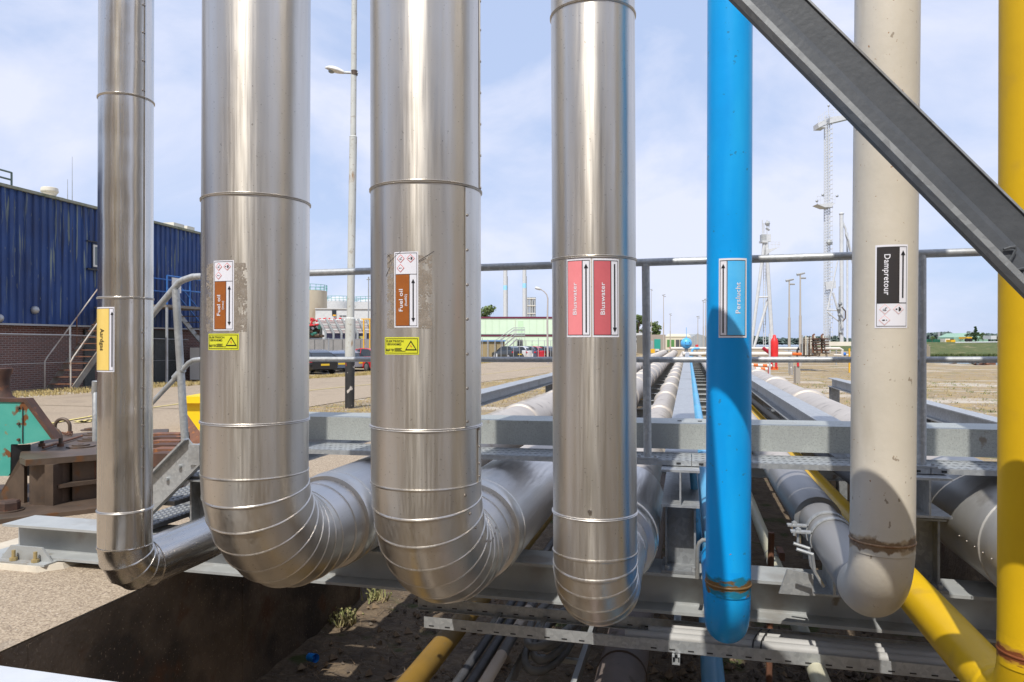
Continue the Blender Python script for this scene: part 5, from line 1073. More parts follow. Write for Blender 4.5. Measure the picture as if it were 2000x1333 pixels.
for px, col, lab in ((993, c_navy, 'dark car, leftmost of the row before the green building'), (1017, c_white, 'white car in the row before the green building'), (1031, c_grey, 'dark grey car just right of the white one'), (1043, c_red, 'dark red car fourth in the row before the green building'), (1056, c_black, 'black car, rightmost of the row before the green building')):
    park(px, 78, R(-122 - (px % 5)*3), col, lab, gB)
white = mat('far_white_paint', (.58,.59,.59), (.50,.51,.52), 2, rough=.6)
# ================= BACKGROUND LEFT / MIDDLE =================
BK = Vector((-SA, CA, 0)); RT = Vector((CA, SA, 0))
def bbox(px0, px1, py0, py1, yf, dep, name, m, par=None, z0=None, **k):
    """upright box facing the camera side of the site, between two bearings"""
    a_, b_ = D(px0, yf), D(px1, yf); zt_ = CZ-(py0-HY)/F*yf; zb = (CZ-(py1-HY)/F*yf) if z0 is None else z0
    c4 = [a_, b_, b_+BK*dep, a_+BK*dep]
    return MB().add([Vector((p.x,p.y,zb)) for p in c4] + [Vector((p.x,p.y,zt_)) for p in c4], [(0,3,2,1),(4,5,6,7),(0,1,5,4),(1,2,6,5),(2,3,7,6),(3,0,4,7)]).build(name, m, par, smooth=False, **k)
def bline(pts, yf, r_, name, m, par, n=6): return MB().tube([atD(x, y, yf) for x, y in pts], r_, n).build(name, m, par)
def T(name, lab, cat, px, yf, group=None): p = D(px, yf); return thing(name, lab, cat, (p.x, p.y, -.45), group)
grn = mat('pale_green_cladding', (.60,.74,.57), (.57,.71,.54), .3, rough=.6); maroon = mat('maroon_trim', (.13,.015,.045), rough=.5); dgrey = mat('dark_grey_trim', (.07,.075,.08), rough=.6)
t = T('green_building', 'long pale green industrial building with maroon roof trim and stripe', 'building', 1000, 100)
bbox(840, 1238, 622.5, 0, 100, 20, 'wall', grn, t, z0=-.5); bbox(838, 1240, 619, 622.4, 99.9, 20.2, 'roof_trim', maroon, t); bbox(840, 1238, 655, 657.5, 99.93, .06, 'stripe', maroon, t); bbox(840, 1238, 653.2, 654.9, 99.94, .05, 'stripe', dgrey, t)
bbox(1006, 1006.6, 623, 655, 99.9, .08, 'downpipe', offwhite, t); bbox(1010, 1021, 664, 676, 99.9, .08, 'window', glass, t)
for x in (1011, 1015.5, 1020.5): bbox(x, x+.5, 664, 676, 99.85, .04, 'window_frame', white, t)
bbox(1011.5, 1022, 627, 654, 99.95, .04, 'door', mat('pale_green_door', (.50,.69,.46), rough=.6), t); bbox(1130, 1150, 640, 668, 99.9, .08, 'door', grn, t)
for x_ in (948, 961, 975, 990, 1034, 1048, 1062, 1090, 1120): bbox(x_, x_+.25, 623, 653, 99.96, .05, 'panel_joint', mat('panel_joint_green', (.40,.56,.37), rough=.7) if x_ == 948 else MATS['panel_joint_green'], t)
for x_ in (1037, 1046): bbox(x_, x_+5, 672, 0, 99.95, .06, 'door', MATS['pale_green_door'], t, z0=-.5)
t = T('outside_stair', 'grey steel fire stair on the front of the green building', 'stair', 1010, 97)
for k_ in (0, 1): bline([(967+k_*0, 682-k_*8), (1004, 652-k_*8), (1025, 652-k_*8)], 97.5, .05, 'hand_rail', galv, t); 
bline([(972, 686), (1006, 657)], 97.5, .10, 'stringer', galv, t); bline([(980, 690), (1010, 662)], 96, .10, 'stringer', galv, t); bbox(1003, 1025, 654.5, 656, 96, 3, 'landing', galv, t)
for x in (1004, 1008, 1019, 1025): bbox(x-.3, x+.3, 640, 0, 96, .1, 'post', galv, t, z0=-.45)
for y in (640.5, 646): bline([(1003, y), (1025, y)], 96, .04, 'hand_rail', galv, t); bline([(966, y+26), (1003, y)], 96, .04, 'hand_rail', galv, t)
t = T('shed', 'low tan shed with a bright blue roof edge behind the far fence', 'shed', 960, 80)
bbox(925, 985, 667, 0, 80, 4, 'wall', mat('tan_boarding', (.33,.26,.14), (.28,.22,.12), 2, st=(9,9,.2), rough=.8), t, z0=-.5); bbox(923, 987, 664.5, 667.4, 79.8, 4.4, 'roof', mat('blue_roof_edge', (.06,.22,.5), rough=.5), t)
for x in (952, 967, 981): bbox(x-.7, x+.7, 664, 0, 79.6, .08, 'post', galv, t, z0=-.45)
fence(D(930, 74), D(1100, 74), 2.0, 14, 'thin post fence before the cars and the green building', pr=.03, mesh=False)
for i, x in enumerate((970, 1040)): bbox(x-1.2, x+1.2, 691, 700, 72, .2, 'marker_post', white, None, loc=tuple(D(x, 72)), label='small white marker post by the far road, the %s one' % ('left', 'right')[i], category='post', group='small white marker posts')
# stacks
for i, (x0, x1, yb_) in enumerate(((983, 991, 561), (1020.5, 1028, 557))):
    t = T('chimney', 'tall white chimney with a pale blue band, the %s of two behind the green building' % ('left', 'right')[i], 'chimney', x0, 260, 'white chimneys with a blue band'); xm, r_ = (x0+x1)/2, (x1-x0)/2/F*260
    p = D(xm, 260); MB().cyl((p.x,p.y,-.5), (p.x,p.y,atD(xm,524,260).z), r_, n=20).build('shaft', white, t, smooth=60)
    MB().cyl((p.x,p.y,atD(xm,yb_+6,260).z), (p.x,p.y,atD(xm,yb_-3,260).z), r_*1.01, n=20).build('band', mat('pale_blue_band', (.30,.62,.85), rough=.6) if i == 0 else MATS['pale_blue_band'], t, smooth=60)
    bbox(x1-.2, x1+1.0, 540, 0, 260, .5, 'ladder', galv, t, z0=0)
t = T('exhaust_cluster', 'cluster of four grey exhaust flues with platforms behind the green building', 'exhaust stacks', 1038, 200)
for x in (1031, 1036, 1040, 1044.5): bline([(x, 622), (x, 581)], 200, .28, 'flue', galv_pale, t, 10)
for y in (583, 597, 612): bbox(1029.5, 1046, y, y+1.5, 199.6, 1.2, 'platform', offwhite, t)
bbox(1034, 1043, 588, 611, 200.5, .4, 'frame', mat('blue_steel_frame', (.05,.1,.3), rough=.6), t)
# street light (curved)
def curved_lamp(px, yf, pyt, pyb, lab, reach=22, grp=None):
    t = T('street_lamp', lab, 'street lamp', px, yf, grp); p = D(px, yf); z = zg(p.y)
    MB().tube([(p.x,p.y,z), atD(px-1, (pyt+pyb)/2, yf), atD(px, pyt+22, yf), atD(px-2, pyt+14, yf), atD(px-7, pyt+8, yf), atD(px-reach*.6, pyt+4, yf)], [.09,.08,.06,.05,.045,.04], 8).build('pole', mat('weathered_lamp_pole', (.42,.38,.36), rough=.6) if 'weathered_lamp_pole' not in MATS else MATS['weathered_lamp_pole'], t, smooth=60)
    a_, b_ = atD(px-reach*.55, pyt+4, yf), atD(px-reach*1.15, pyt, yf); MB().tube([a_, a_.lerp(b_, .3), a_.lerp(b_, .8), b_], [.05,.12,.13,.06], 8).build('lamp_head', white, t, smooth=60)
curved_lamp(1070, 62, 562, 700, 'curved street lamp standing before the green building')
# ---- tank farm ----
def tank(px0, px1, pyt, yf, lab, roof, rail, col=None):
    t = T('storage_tank', lab, 'storage tank', (px0+px1)/2, yf); xm, r_ = (px0+px1)/2, (px1-px0)/2/F*yf; p = D(xm, yf); zt_ = atD(xm, pyt, yf).z
    MB().rings([((p.x,p.y,z), X3, Y3, r_) for z in (-.5, zt_)], 48).build('shell', col or offwhite, t, smooth=60)
    if roof: MB().lathe([(r_*1.0,0),(r_*.5,roof*.75),(0,roof)], (p.x,p.y,zt_+.01), 40).build('roof', col or offwhite, t, smooth=60)
    if rail:
        for z in (.6, 1.2): MB().tube([(p.x+r_*math.cos(R(a)), p.y+r_*math.sin(R(a)), zt_+z) for a in range(0, 361, 10)], .05, 5, cap=False).build('rail', rail, t)
        mb = MB()
        for a in range(0, 360, 15): mb.cyl((p.x+r_*math.cos(R(a)), p.y+r_*math.sin(R(a)), zt_), (p.x+r_*math.cos(R(a)), p.y+r_*math.sin(R(a)), zt_+1.2), .05, n=5)
        mb.build('rail_posts', rail, t)
    # spiral stair seen as a sloping band
    pts = []
    for i in range(13):
        a = A - math.pi/2 + R(-62 + i*8); k_ = i/12; pts.append((p.x+(r_+.35)*math.cos(a), p.y+(r_+.35)*math.sin(a), zt_*(1-k_)+(.2)*k_ if px0 < 690 else zt_*(1-k_)))
    MB().tube(pts, .35, 5).build('stair', galv_pale, t); return t
tq = mat('turquoise_rail', (.12,.36,.34), rough=.6)
tank(550, 637.5, 569, 150, 'tall cream storage tank with turquoise roof rail and sloping stair, left of the tank group', 0, tq, mat('stained_tank_paint', (.60,.53,.40), (.50,.42,.30), .25, st=(1,1,.4), rough=.7, spots=[((.34,.25,.16), .35, .55, .15, (1,1,.3))]))
tank(632, 690, 590, 170, 'white storage tank with a shallow cone roof in the middle of the tank group', 1.3, tq, white); tank(690, 775, 592, 165, 'wide white storage tank at the right of the tank group', 1.0, tq, white)
t = T('process_building', 'white flat roofed plant building in front of the storage tanks', 'building', 650, 120); bbox(616, 760, 604, 0, 120, 12, 'wall', white, t, z0=-.5); bbox(615, 761, 602.5, 604, 119.8, 12.4, 'roof_trim', mat('pale_grey_trim', (.55,.55,.55), rough=.6), t)
bbox(648.5, 656.5, 606, 617, 119.9, .1, 'window', glass, t); bbox(663, 668, 616.5, 618, 119.9, .1, 'vent', dgrey, t); bbox(669, 676, 616.5, 618, 119.9, .1, 'vent', dgrey, t)
bbox(650, 656, 615, 617.5, 119.7, .1, 'light', mat('orange_panel', (.8,.4,.02), rough=.5), t)
# pipe manifold with red valves
redm = mat('red_valve_paint', (.60,.03,.035), rough=.45); t = T('pipe_manifold', 'dark pipe manifold with bright red piping and valves behind the grey wall', 'manifold', 615, 62); rr = random.Random(5)
for i in range(16):
    x = 596 + rr.uniform(0, 26); y = rr.uniform(634, 660); mb = MB().tube([atD(x, y, 62+rr.uniform(0,3)), atD(x+rr.uniform(3,10), y+rr.uniform(-1,1), 62)], .12, 6); mb.build('pipe', [dark_steel, galv_dark, mat('manifold_green', (.03,.16,.12), rough=.6) if i == 0 else MATS['manifold_green']][i % 3], t)
for y in (636, 646, 656): bline([(590, y), (626, y)], 62.5, .14, 'pipe', dark_steel, t)
bbox(592, 624, 634, 0, 63.5, 1, 'frame', black, t, z0=-.4)
for i in range(12): x = 606 + i*5.6; bline([(x, 627+ (i % 3)), (x+5, 622+ (i % 2)*3)], 63, .06, 'red_pipe', redm, t); p = atD(x+2, 623+(i*7 % 5), 63); MB().sphere(tuple(p), .11, 8).build('valve', redm, t)
bline([(604, 636), (622, 634)], 62, .08, 'red_pipe', redm, t); bline([(606, 637), (612, 622)], 62, .08, 'red_pipe', redm, t)
# slanted louvred roof
t = T('louvred_canopy', 'slanting grey ribbed canopy over pinkish louvres behind the parked cars', 'canopy', 665, 58); pinkl = mat('dusty_pink_louvre', (.34,.26,.26), (.42,.36,.35), 2, rough=.7)
n = 6
for i in range(n+1):
    x = 621 + i*15.6
    bline([(x, 623), (x+15, 650), (x+15, 679)], 57.6, .09, 'rib', galv_pale, t)
for j in range(9):
    f0 = j/9; x0, x1 = 622+15*f0, 716+15*f0; y = 624+27*f0
    a_, b_ = atD(x0, y, 58.0), atD(x1, y, 58.0); q = -BK*.05
    MB().add([a_, b_, b_-Z3*.10+q*1.5, a_-Z3*.10+q*1.5, a_+BK*.05, b_+BK*.05, b_-Z3*.10+BK*.02, a_-Z3*.10+BK*.02], [(0,1,2,3),(7,6,5,4),(0,4,5,1),(2,6,7,3)]).build('louvre', pinkl if j % 3 else galv_pale, t, smooth=False)
bbox(637, 731, 651, 676, 58.4, .2, 'panel', mat('mauve_screen', (.16,.15,.24), rough=.7), t); bbox(699, 712, 657, 668, 58.0, .1, 'sign_panel', mat('olive_panel', (.42,.40,.18), rough=.7), t)
t = T('grey_wall', 'low grey concrete wall behind the parked cars', 'wall', 660, 56); bbox(540, 760, 663, 0, 56, .3, 'wall', mat('grey_concrete_wall', (.30,.29,.28), (.24,.235,.23), 1.5, rough=.85), t, z0=-.5)
for i in range(10): bbox(560+i*18, 560.8+i*18, 664, 0, 55.97, .04, 'joint', dgrey, t, z0=-.4)
t = T('yellow_gantry', 'small yellow steel frame beside the right thick pipe behind the cars', 'gantry', 712, 54)
ym = mat('yellow_steel', (.75,.42,.02), rough=.5)
for x in (710, 722): bbox(x-1, x+1, 624, 0, 54, .2, 'post', ym, t, z0=-.4)
bbox(705, 728, 622.5, 624.5, 54, .3, 'beam', ym, t); t = T('light_pole', 'thin grey pole with a small bracket standing before the white tank', 'pole', 719.5, 66); bline([(719.5, 700), (720, 541)], 66, .06, 'pole', galv, t); bline([(716, 546), (723, 546)], 66, .05, 'bracket', galv, t)
# ---- beyond the fire water pipe ----
t = T('office_cabin', 'small white cabin building by the trees left of the tan building', 'cabin', 1250, 130); bbox(1238, 1262, 651, 0, 130, 6, 'wall', white, t, z0=-.5)
for i in range(3): 
    for j in range(2): bbox(1241+i*6, 1245+i*6, 656+j*9, 660+j*9, 129.9, .1, 'window', glass, t)
t = T('tan_building', 'brown grey box building with a green door beyond the pipe runs', 'building', 1285, 105); bbox(1271, 1300, 654, 0, 105, 12, 'wall', mat('brown_grey_render', (.33,.28,.24), rough=.8), t, z0=-.5); bbox(1278, 1290, 663, 682, 104.9, .1, 'door', mat('green_door', (.02,.30,.24), rough=.5), t); bbox(1271, 1276, 666, 682, 103, .3, 'screen', galv, t)
t = T('hall', 'long cream hall with a grey gable end beyond the blue ball tank', 'hall', 1340, 170); bbox(1300, 1352, 657, 0, 170, 18, 'wall', mat('cream_hall_wall', (.62,.57,.44), rough=.7), t, z0=-.5)
a_ = [atD(1300,657,170), atD(1352,657,170), atD(1352,657,170)+BK*18, atD(1300,657,170)+BK*18]
v = [atD(1300,657.2,169.9), atD(1352,657.2,169.9), atD(1356,652.5,178), atD(1305,652.5,178)]; MB().add(v+[p-Z3*.2 for p in v], [(0,1,2,3),(7,6,5,4),(0,4,5,1),(1,5,6,2),(2,6,7,3),(3,7,4,0)]).build('roof', mat('cream_roof_sheet', (.60,.56,.42), rough=.6), t, smooth=False)
gm_ = mat('grey_hall_cladding', (.34,.36,.37), (.28,.3,.31), .5, st=(8,8,.1), rough=.6)
v = [atD(1347,686,168), atD(1347,661,168), atD(1362,652.5,168), atD(1395,661,168), atD(1395,686,168)]; MB().add(v+[p+BK*20 for p in v], [(0,1,2,3,4),(9,8,7,6,5),(0,5,6,1),(1,6,7,2),(2,7,8,3),(3,8,9,4)]).build('gable', gm_, t, smooth=False)
for i in range(2): bbox(1303+i*8, 1309+i*8, 664, 678, 169.9, .1, 'shutter', mat('green_shutter', (.08,.22,.06), rough=.6) if i == 0 else MATS['green_shutter'], t)
for i in range(2): bbox(1320+i*8.5, 1327+i*8.5, 664, 680, 169.9, .1, 'opening', dgrey, t)
# ---- blue ball tank with a painted face ----
pc = atD(1340.5, 671, 52); pr_ = 10.8/F*52; pr2 = pr_
bbm = mat('sky_blue_tank_paint', (.10,.42,.78), (.08,.38,.74), 2, rough=.4)
t = thing('ball_tank', 'round sky blue ball shaped tank with a simple smiling face and a mast on top', 'tank', (pc.x, pc.y, zg(pc.y)))
ax_ = (-pc.x, -pc.y); 
MB().sphere(tuple(pc), pr_, 28).build('ball', bbm, t, smooth=80); MB().rings([((pc.x,pc.y,z), X3, Y3, r_) for z, r_ in ((zg(pc.y), .12), (pc.z-pr_*.9, .12))], 12).build('pedestal', galv_dark, t); MB().cyl(pc+Z3*pr_*.96, pc+Z3*(pr_+.10), .045, n=10).build('neck', bbm, t); MB().cyl(pc+Z3*(pr_+.12), pc+Z3*(pr_+.75), .018, n=6).build('mast', bbm, t)
def onball(du, dz): 
    q = RT*du*pr_ + Z3*dz*pr_; return pc + q - BK*math.sqrt(max(0, pr_**2 - q.length**2))
for s_ in (-.36, .36): MB().sphere(tuple(onball(s_, .12)), .035, 8).build('eye', black, t)
MB().tube([onball(-.5+.1*i, -.22 - .22*math.cos(math.pi*(i-5)/10)*.8+.0) for i in range(11)], .014, 6).build('mouth', black, t)
# crossing pipes and yard things
wp = mat('white_lagged_pipe', (.66,.62,.56), (.58,.54,.48), 1, rough=.5)
def crossp(px0, px1, py, yf, wpx, lab, m=wp, cat='pipe'):
    r_ = wpx/2/F*yf; t = T('crossing_pipe', lab, cat, px0, yf); t.location.z = atD(px0, py, yf).z; WL[t.name] = Vector(t.location); a_, b_ = atD(px0, py, yf), atD(px1, py, yf)
    MB().cyl(a_, b_, r_, n=14).build('tube', m, t, smooth=60)
    for f_ in (.02, .35, .7, .98): p = a_.lerp(b_, f_); MB().cyl((p.x,p.y,zg(p.y)), (p.x,p.y,p.z-r_), .06, n=6).build('support', galv_pale, t)
    return t
crossp(1333, 1546, 692, 44, 8.5, 'thick white crossing pipe ending at the stainless bollard, the lower of two'); crossp(1310, 1640, 681, 60, 5.5, 'long white crossing pipe passing behind, the higher of two')
for i, (px0, px1, py) in enumerate(((1262, 1345, 700), (1275, 1350, 690))): pass
MB().tube([atD(1352, 705, 46), atD(1352, 684, 46), atD(1356, 681, 46), atD(1366, 681, 46)], .07, 8).build('pipe_bend', blue_pale, None, loc=tuple(D(1352, 46)), smooth=60, label='small blue pipe bend rising beside the ball tank', category='pipe')
t = T('yellow_crate', 'small yellow crate beside the white box by the far pipes', 'crate', 1275, 62); bbox(1271, 1279, 682, 690, 62, .6, 'box', ym, t)
rr = random.Random(11)
for i, (x, y, w_, h_, m, lab) in enumerate(((1284, 684, 7, 4, white, 'small white cabinet beside the yellow crate'), (1300, 684.5, 20, 1.6, galv_pale, 'low pale pipe length lying beyond the pipe runs'), (1311, 680, 3, 3, redm, 'small red valve post left of the ball tank'), (1362, 676, 4, 5, redm, 'red and white fitting right of the ball tank'))):
    t = T('yard_item', lab, 'yard equipment', x, 75+i*3); bbox(x-w_/2, x+w_/2, y-h_/2, y+h_/2, 75+i*3, .5, 'casing', m, t); bbox(x-w_/4, x+w_/4, y+h_/2, 0, 75.1+i*3, .3, 'foot', galv_dark, t, z0=-.45)
def pole(px, pyt, yf, lab, head=True, grp='tall thin light poles beyond the pipes', w_=.07, pyb=None):
    t = T('light_pole', lab, 'light pole', px, yf, grp); p = D(px, yf); zt_ = atD(px, pyt, yf).z; h_ = zt_ - zg(p.y)
    MB().cyl((p.x,p.y,zg(p.y)), (p.x,p.y,zg(p.y)+h_*.55), w_*1.3, w_*1.15, 8).build('lower_shaft', mat('grey_tan_pole', (.42,.38,.33), rough=.7) if 'grey_tan_pole' not in MATS else MATS['grey_tan_pole'], t, smooth=60); MB().cyl((p.x,p.y,zg(p.y)+h_*.55), (p.x,p.y,zt_), w_*.8, w_*.6, 8).build('upper_shaft', MATS['grey_tan_pole'], t, smooth=60)
    if head: q = Vector((p.x,p.y,zt_)); MB().tube([q-RT*w_*3, q+RT*w_*4+Z3*w_*1.5], [w_*1.2, w_*.8], 6).build('lamp_head', galv, t); MB().cyl(q-Z3*w_*3, q-Z3*w_*3+RT*w_*5, w_*.8, n=6).build('bracket', galv, t)
pole(1296, 577, 95, 'slim light pole left of the ball tank, taller one', w_=.06); pole(1309, 614, 140, 'faint short light pole left of the ball tank', w_=.07); pole(1363, 619, 120, 'short light pole just right of the ball tank'); pole(1373.5, 588, 85, 'light pole close to the left edge of the bright blue pipe, left one', w_=.05); pole(1378, 585, 88, 'light pole close to the left edge of the bright blue pipe, right one', w_=.05); pole(1272, 566, 110, 'light pole just beside the railing post', w_=.05)
pole(1541.5, 549, 66, 'tall bare light pole right of the A-frame tower, left one', w_=.10); pole(1563, 537, 58, 'tall light pole with a floodlight head right of the A-frame tower, right one', w_=.09)
# ---- right yard ----
t = thing('fire_monitor', 'red covered fire monitor on a stand by the white marker post', 'fire monitor', tuple(G(1512, 722))); yfm = 36.0
MB().lathe([(.10,0),(.17,.02),(.185,.25),(.185,.75),(.15,.92),(.085,1.0),(.075,1.1),(.04,1.14),(0,1.15)], tuple(atD(1512.5, 699, yfm)), 16).build('cover', mat('bright_red_cover', (.75,.03,.03), (.62,.02,.02), 5, rough=.5), t, smooth=50)
for dx in (-5, 4): bline([(1512+dx, 699), (1512+dx, 718)], yfm, .06, 'leg', redm, t)
bbox(1504, 1520, 717, 723, yfm, .3, 'base', mat('orange_steel', (.72,.12,.03), rough=.5), t)
bline([(1504, 690), (1495, 684), (1490, 680)], yfm, .09, 'nozzle', mat('dark_red_nozzle', (.35,.01,.03), rough=.4), t)
t = T('marker_post', 'slim white post with rusty fittings standing before the red fire monitor', 'post', 1503, 30); bline([(1503.5, 736), (1503, 652)], 26, .035, 'post', white, t, 8)
rw1, rw2 = mat('barrier_white', (.75,.72,.68), rough=.5), mat('barrier_orange', (.80,.16,.03), rough=.5)
t = T('barrier_pole', 'red and white striped barrier poles low beside the white marker post', 'barrier', 1485, 34)
for k_, (ya, xb) in enumerate(((713, 1502), (720, 1508))):
    for i in range(5): x0 = 1462+i*9-k_*4; bline([(x0, ya+i*.4), (x0+9, ya+i*.4+.4)], 31+k_, .06+.01*k_, 'stripe', (rw1, rw2)[i % 2], t, 8)
for x in (1502, 1470): bbox(x-1, x+1, 712, 735, 31.5, .1, 'support', (redm, white)[x % 2], t)
t = T('steel_bollard', 'stainless steel bollard pipe standing in the dry grass', 'bollard', 1545, 30.5); p = G(1545, 733); MB().cyl(p, (p.x,p.y,p.z+1.02), .105, n=18).build('shaft', clad_run, t, smooth=60); MB().rings([((p.x,p.y,p.z+z), X3, Y3, r_) for z, r_ in ((.40,.106),(.41,.113),(.43,.113),(.44,.106))], 18, False).build('ring', clad_run, t); t.location = p; 
for c_ in t.children: c_.location = WL[t.name]-Vector(p)
t = T('hydrant_post', 'red post on a small concrete foot beside the steel bollard', 'post', 1559, 33); bline([(1558.5, 716), (1558.5, 700)], 31, .05, 'post', redm, t, 8); bbox(1554.5, 1563, 715, 0, 31, .25, 'foot', mat('grey_footing', (.34,.31,.27), rough=.9), t, z0=-.3); bline([(1557, 703), (1557, 684), (1559, 681), (1561, 684)], 31, .035, 'hook', black, t)
bline([(1548, 692), (1565, 692)], 31, .06, 'arm', rw2, t)
for i, (px, py, w_, d_) in enumerate(((1530, 748, 3.2, 1.6), (1615, 765, 2.6, 1.8), (1500, 738, 2.4, 1.4), (1588, 775, 2.2, 1.2))):
    p = G(px, py); MB().box(p.x-w_/2, p.x+w_/2, p.y-d_/2, p.y+d_/2, zg(p.y)-.05, zg(p.y)+.035).build('paving_slab', mat('worn_slab', (.42,.36,.28), (.36,.3,.23), 3, rough=.9) if i == 0 else MATS['worn_slab'], None, loc=tuple(p), label=('wide slab left of the short steel beam', 'slab beside the post of the short steel beam', 'slab near the foot of the white marker post', 'slab in front of the short steel beam end')[i], category='slab', group='worn concrete slabs in the dry grass')
# valve skid with small stairs
t = T('valve_skid', 'cluttered skid of valves and pipework beside two small stairs', 'valve skid', 1578, 48); rr = random.Random(3)
bbox(1566, 1602, 690, 696, 48, 2, 'frame', dark_steel, t); bbox(1567, 1590, 672, 692, 49.8, .3, 'gap_shade_sheet', mat('painted_gap_shade', (.06,.055,.05), rough=.8), t)  # dark sheet stands in for the shade in gaps between the pipes
for k_ in range(7): bline([(1567+k_*3.4, 694), (1567+k_*3.4, 655+(k_*5) % 9)], 47.6, .045, 'riser', [galv_pale, dark_steel, offwhite][k_ % 3], t)
for i in range(26):
    x, y = rr.uniform(1566, 1592), rr.uniform(661, 694); k_ = rr.random()
    if k_ < .5: bline([(x, y), (x+rr.uniform(4, 12), y+rr.uniform(-1, 1))], 48+rr.uniform(0, 1.5), rr.uniform(.04, .10), 'pipe', rr.choice([galv_pale, dark_steel, offwhite, galv_dark]), t)
    else: bline([(x, y), (x, y+rr.uniform(4, 12))], 48+rr.uniform(0, 1.5), rr.uniform(.03, .07), 'pipe', rr.choice([galv_pale, dark_steel, offwhite]), t)
for y in (662, 667, 671): bline([(1568, y), (1592, y)], 48, .07, 'header', offwhite, t)
for i in range(6): p = atD(1569+i*4.2, 674.5, 47.8); MB().sphere(tuple(p), .13, 8).build('valve', (dark_steel, galv_pale)[i % 2], t)
for k_, lab in ((1594, 'small steel stair over the pipes, left one'), (1611, 'small steel stair over the pipes, right one')):
    t = T('crossing_stair', lab, 'stair', k_, 47, 'small stairs over the far pipes')
    bline([(k_+4, 698), (k_-4, 656)], 47, .07, 'rail', offwhite, t); bline([(k_-6, 690), (k_-6, 655), (k_-3, 653)], 47, .06, 'rail', rust_l, t)
    for i in range(6): bbox(k_-5+i*1.0, k_+7+i*.4, 661+i*5.6, 663.6+i*5.6, 46.6, .5, 'tread', (rust, dark_steel)[i % 2], t)
t = T('far_pipework', 'white low pipework with a blue valve and yellow post right of the small stairs', 'pipework', 1635, 46)
bline([(1612, 681), (1640, 681), (1645, 684), (1645, 696)], 46, .08, 'pipe', wp, t, 8); bline([(1628, 694), (1660, 694)], 46, .06, 'pipe', wp, t, 8); p = atD(1649, 692, 46); MB().sphere(tuple(p), .12, 10).build('valve', mat('blue_valve', (.03,.15,.5), rough=.5), t); bbox(1658.5, 1660.5, 681, 0, 45, .1, 'post', ym, t, z0=-.45); bbox(1620, 1663, 668, 676, 70, 3, 'deck', offwhite, t)
# ---- loading towers ----
t = T('loading_mast', 'tall white lattice mast with a caged ladder and two platforms', 'mast', 1617, 120); yl = 120
x = 1617; wl = 9
for dx in (-4.2, 4.2):
    for dz in (0, 1): MB().cyl(D(x+dx, yl)+BK*dz*.7+Z3*-.4, Vector((*(D(x+dx*.8, yl)+BK*dz*.7).xy, atD(x, 226, yl).z)), .075, n=6).build('leg', white, t)
mb = MB(); y = 232
while y < 668:
    for dz in (0, .7): mb.tube([atD(x-4, y, yl)+BK*dz, atD(x+4, y+5.5, yl)+BK*dz], .035, 4); mb.tube([atD(x-4, y, yl)+BK*dz, atD(x+4, y, yl)+BK*dz], .04, 4)
    y += 5.5
mb.build('lattice', white, t)
mb = MB(); y = 235
while y < 660: mb.tube([atD(x+1.5, y, yl)-BK*.2, atD(x+7, y, yl)-BK*.5, atD(x+6.5, y, yl)+BK*.3], .035, 4); y += 9
mb.tube([atD(x+6.8, 235, yl)-BK*.5, atD(x+6.8, 660, yl)-BK*.5], .03, 4); mb.build('ladder_cage', white, t)
bbox(1599, 1613, 246, 249, yl-.5, 2, 'platform', white, t)
v = [atD(1598,240,yl-.6), atD(1613,234,yl-.6), atD(1613,243,yl-.6), atD(1599,250,yl-.6)]; MB().add(v+[p+BK*2 for p in v], [(0,1,2,3),(7,6,5,4),(0,4,5,1),(1,5,6,2),(2,6,7,3),(3,7,4,0)]).build('bracket', white, t, smooth=False)
v = [atD(1621,229,yl-.6), atD(1675,222,yl-.6), atD(1675,228,yl-.6), atD(1621,241,yl-.6)]; MB().add(v+[p+BK*1.2 for p in v], [(0,1,2,3),(7,6,5,4),(0,4,5,1),(1,5,6,2),(2,6,7,3),(3,7,4,0)]).build('jib', white, t, smooth=False)
for y in (222, 229, 236): bline([(1598, y+8), (1612, y-3), (1626, y-6)], yl-.6, .035, 'rail', white, t, 4)
for x_ in (1598, 1602, 1606, 1611): bline([(x_, 245-(x_-1598)*.6), (x_, 227-(x_-1598)*.7)], yl-.6, .035, 'rail_post', white, t, 4)
for y in (214, 220): bline([(1621, y), (1650, y+2)], yl+.6, .03, 'rail', white, t, 4)
for x_ in (1628, 1636, 1644): bline([(x_, 214), (x_, 226)], yl+.6, .03, 'rail_post', white, t, 4)
bline([(1618.5, 228), (1618.5, 205)], yl, .06, 'mast_top', white, t); p = atD(1618.5, 207, yl); MB().sphere(tuple(p), .2, 8).build('beacon', galv, t)
v = [atD(1596,399,yl-.8), atD(1631,397,yl-.8), atD(1624,405,yl-.8), atD(1611,405,yl-.8)]; MB().add(v+[p+BK*2 for p in v], [(0,1,2,3),(7,6,5,4),(0,4,5,1),(1,5,6,2),(2,6,7,3),(3,7,4,0)]).build('platform', white, t, smooth=False)
for y in (384, 391): bline([(1596, y), (1632, y-1)], yl-.8, .035, 'rail', white, t, 4)
for x_ in (1596, 1602, 1609, 1625, 1631): bline([(x_, 399), (x_, 383)], yl-.8, .035, 'rail_post', white, t, 4)
for x_, y_ in ((1595.5, 393), (1607, 381), (1635, 383)): p = atD(x_, y_, yl-.9); MB().sphere(tuple(p), .24, 8).build('floodlight', galv, t)
p = atD(1620, 474, yl-.5); MB().sphere(tuple(p), .5, 8).build('junction', galv_pale, t)
v = [atD(1612,552,yl-.7), atD(1632,548,yl-.7), atD(1633,563,yl-.7), atD(1614,566,yl-.7)]; MB().add(v+[p+BK*.3 for p in v], [(0,1,2,3),(7,6,5,4),(0,4,5,1),(1,5,6,2),(2,6,7,3),(3,7,4,0)]).build('panel', white, t, smooth=False)
t = T('marine_loader', 'white marine loading arm of thick tubes leaning beside the cream grey pipe', 'loading arm', 1645, 116); ya = 116
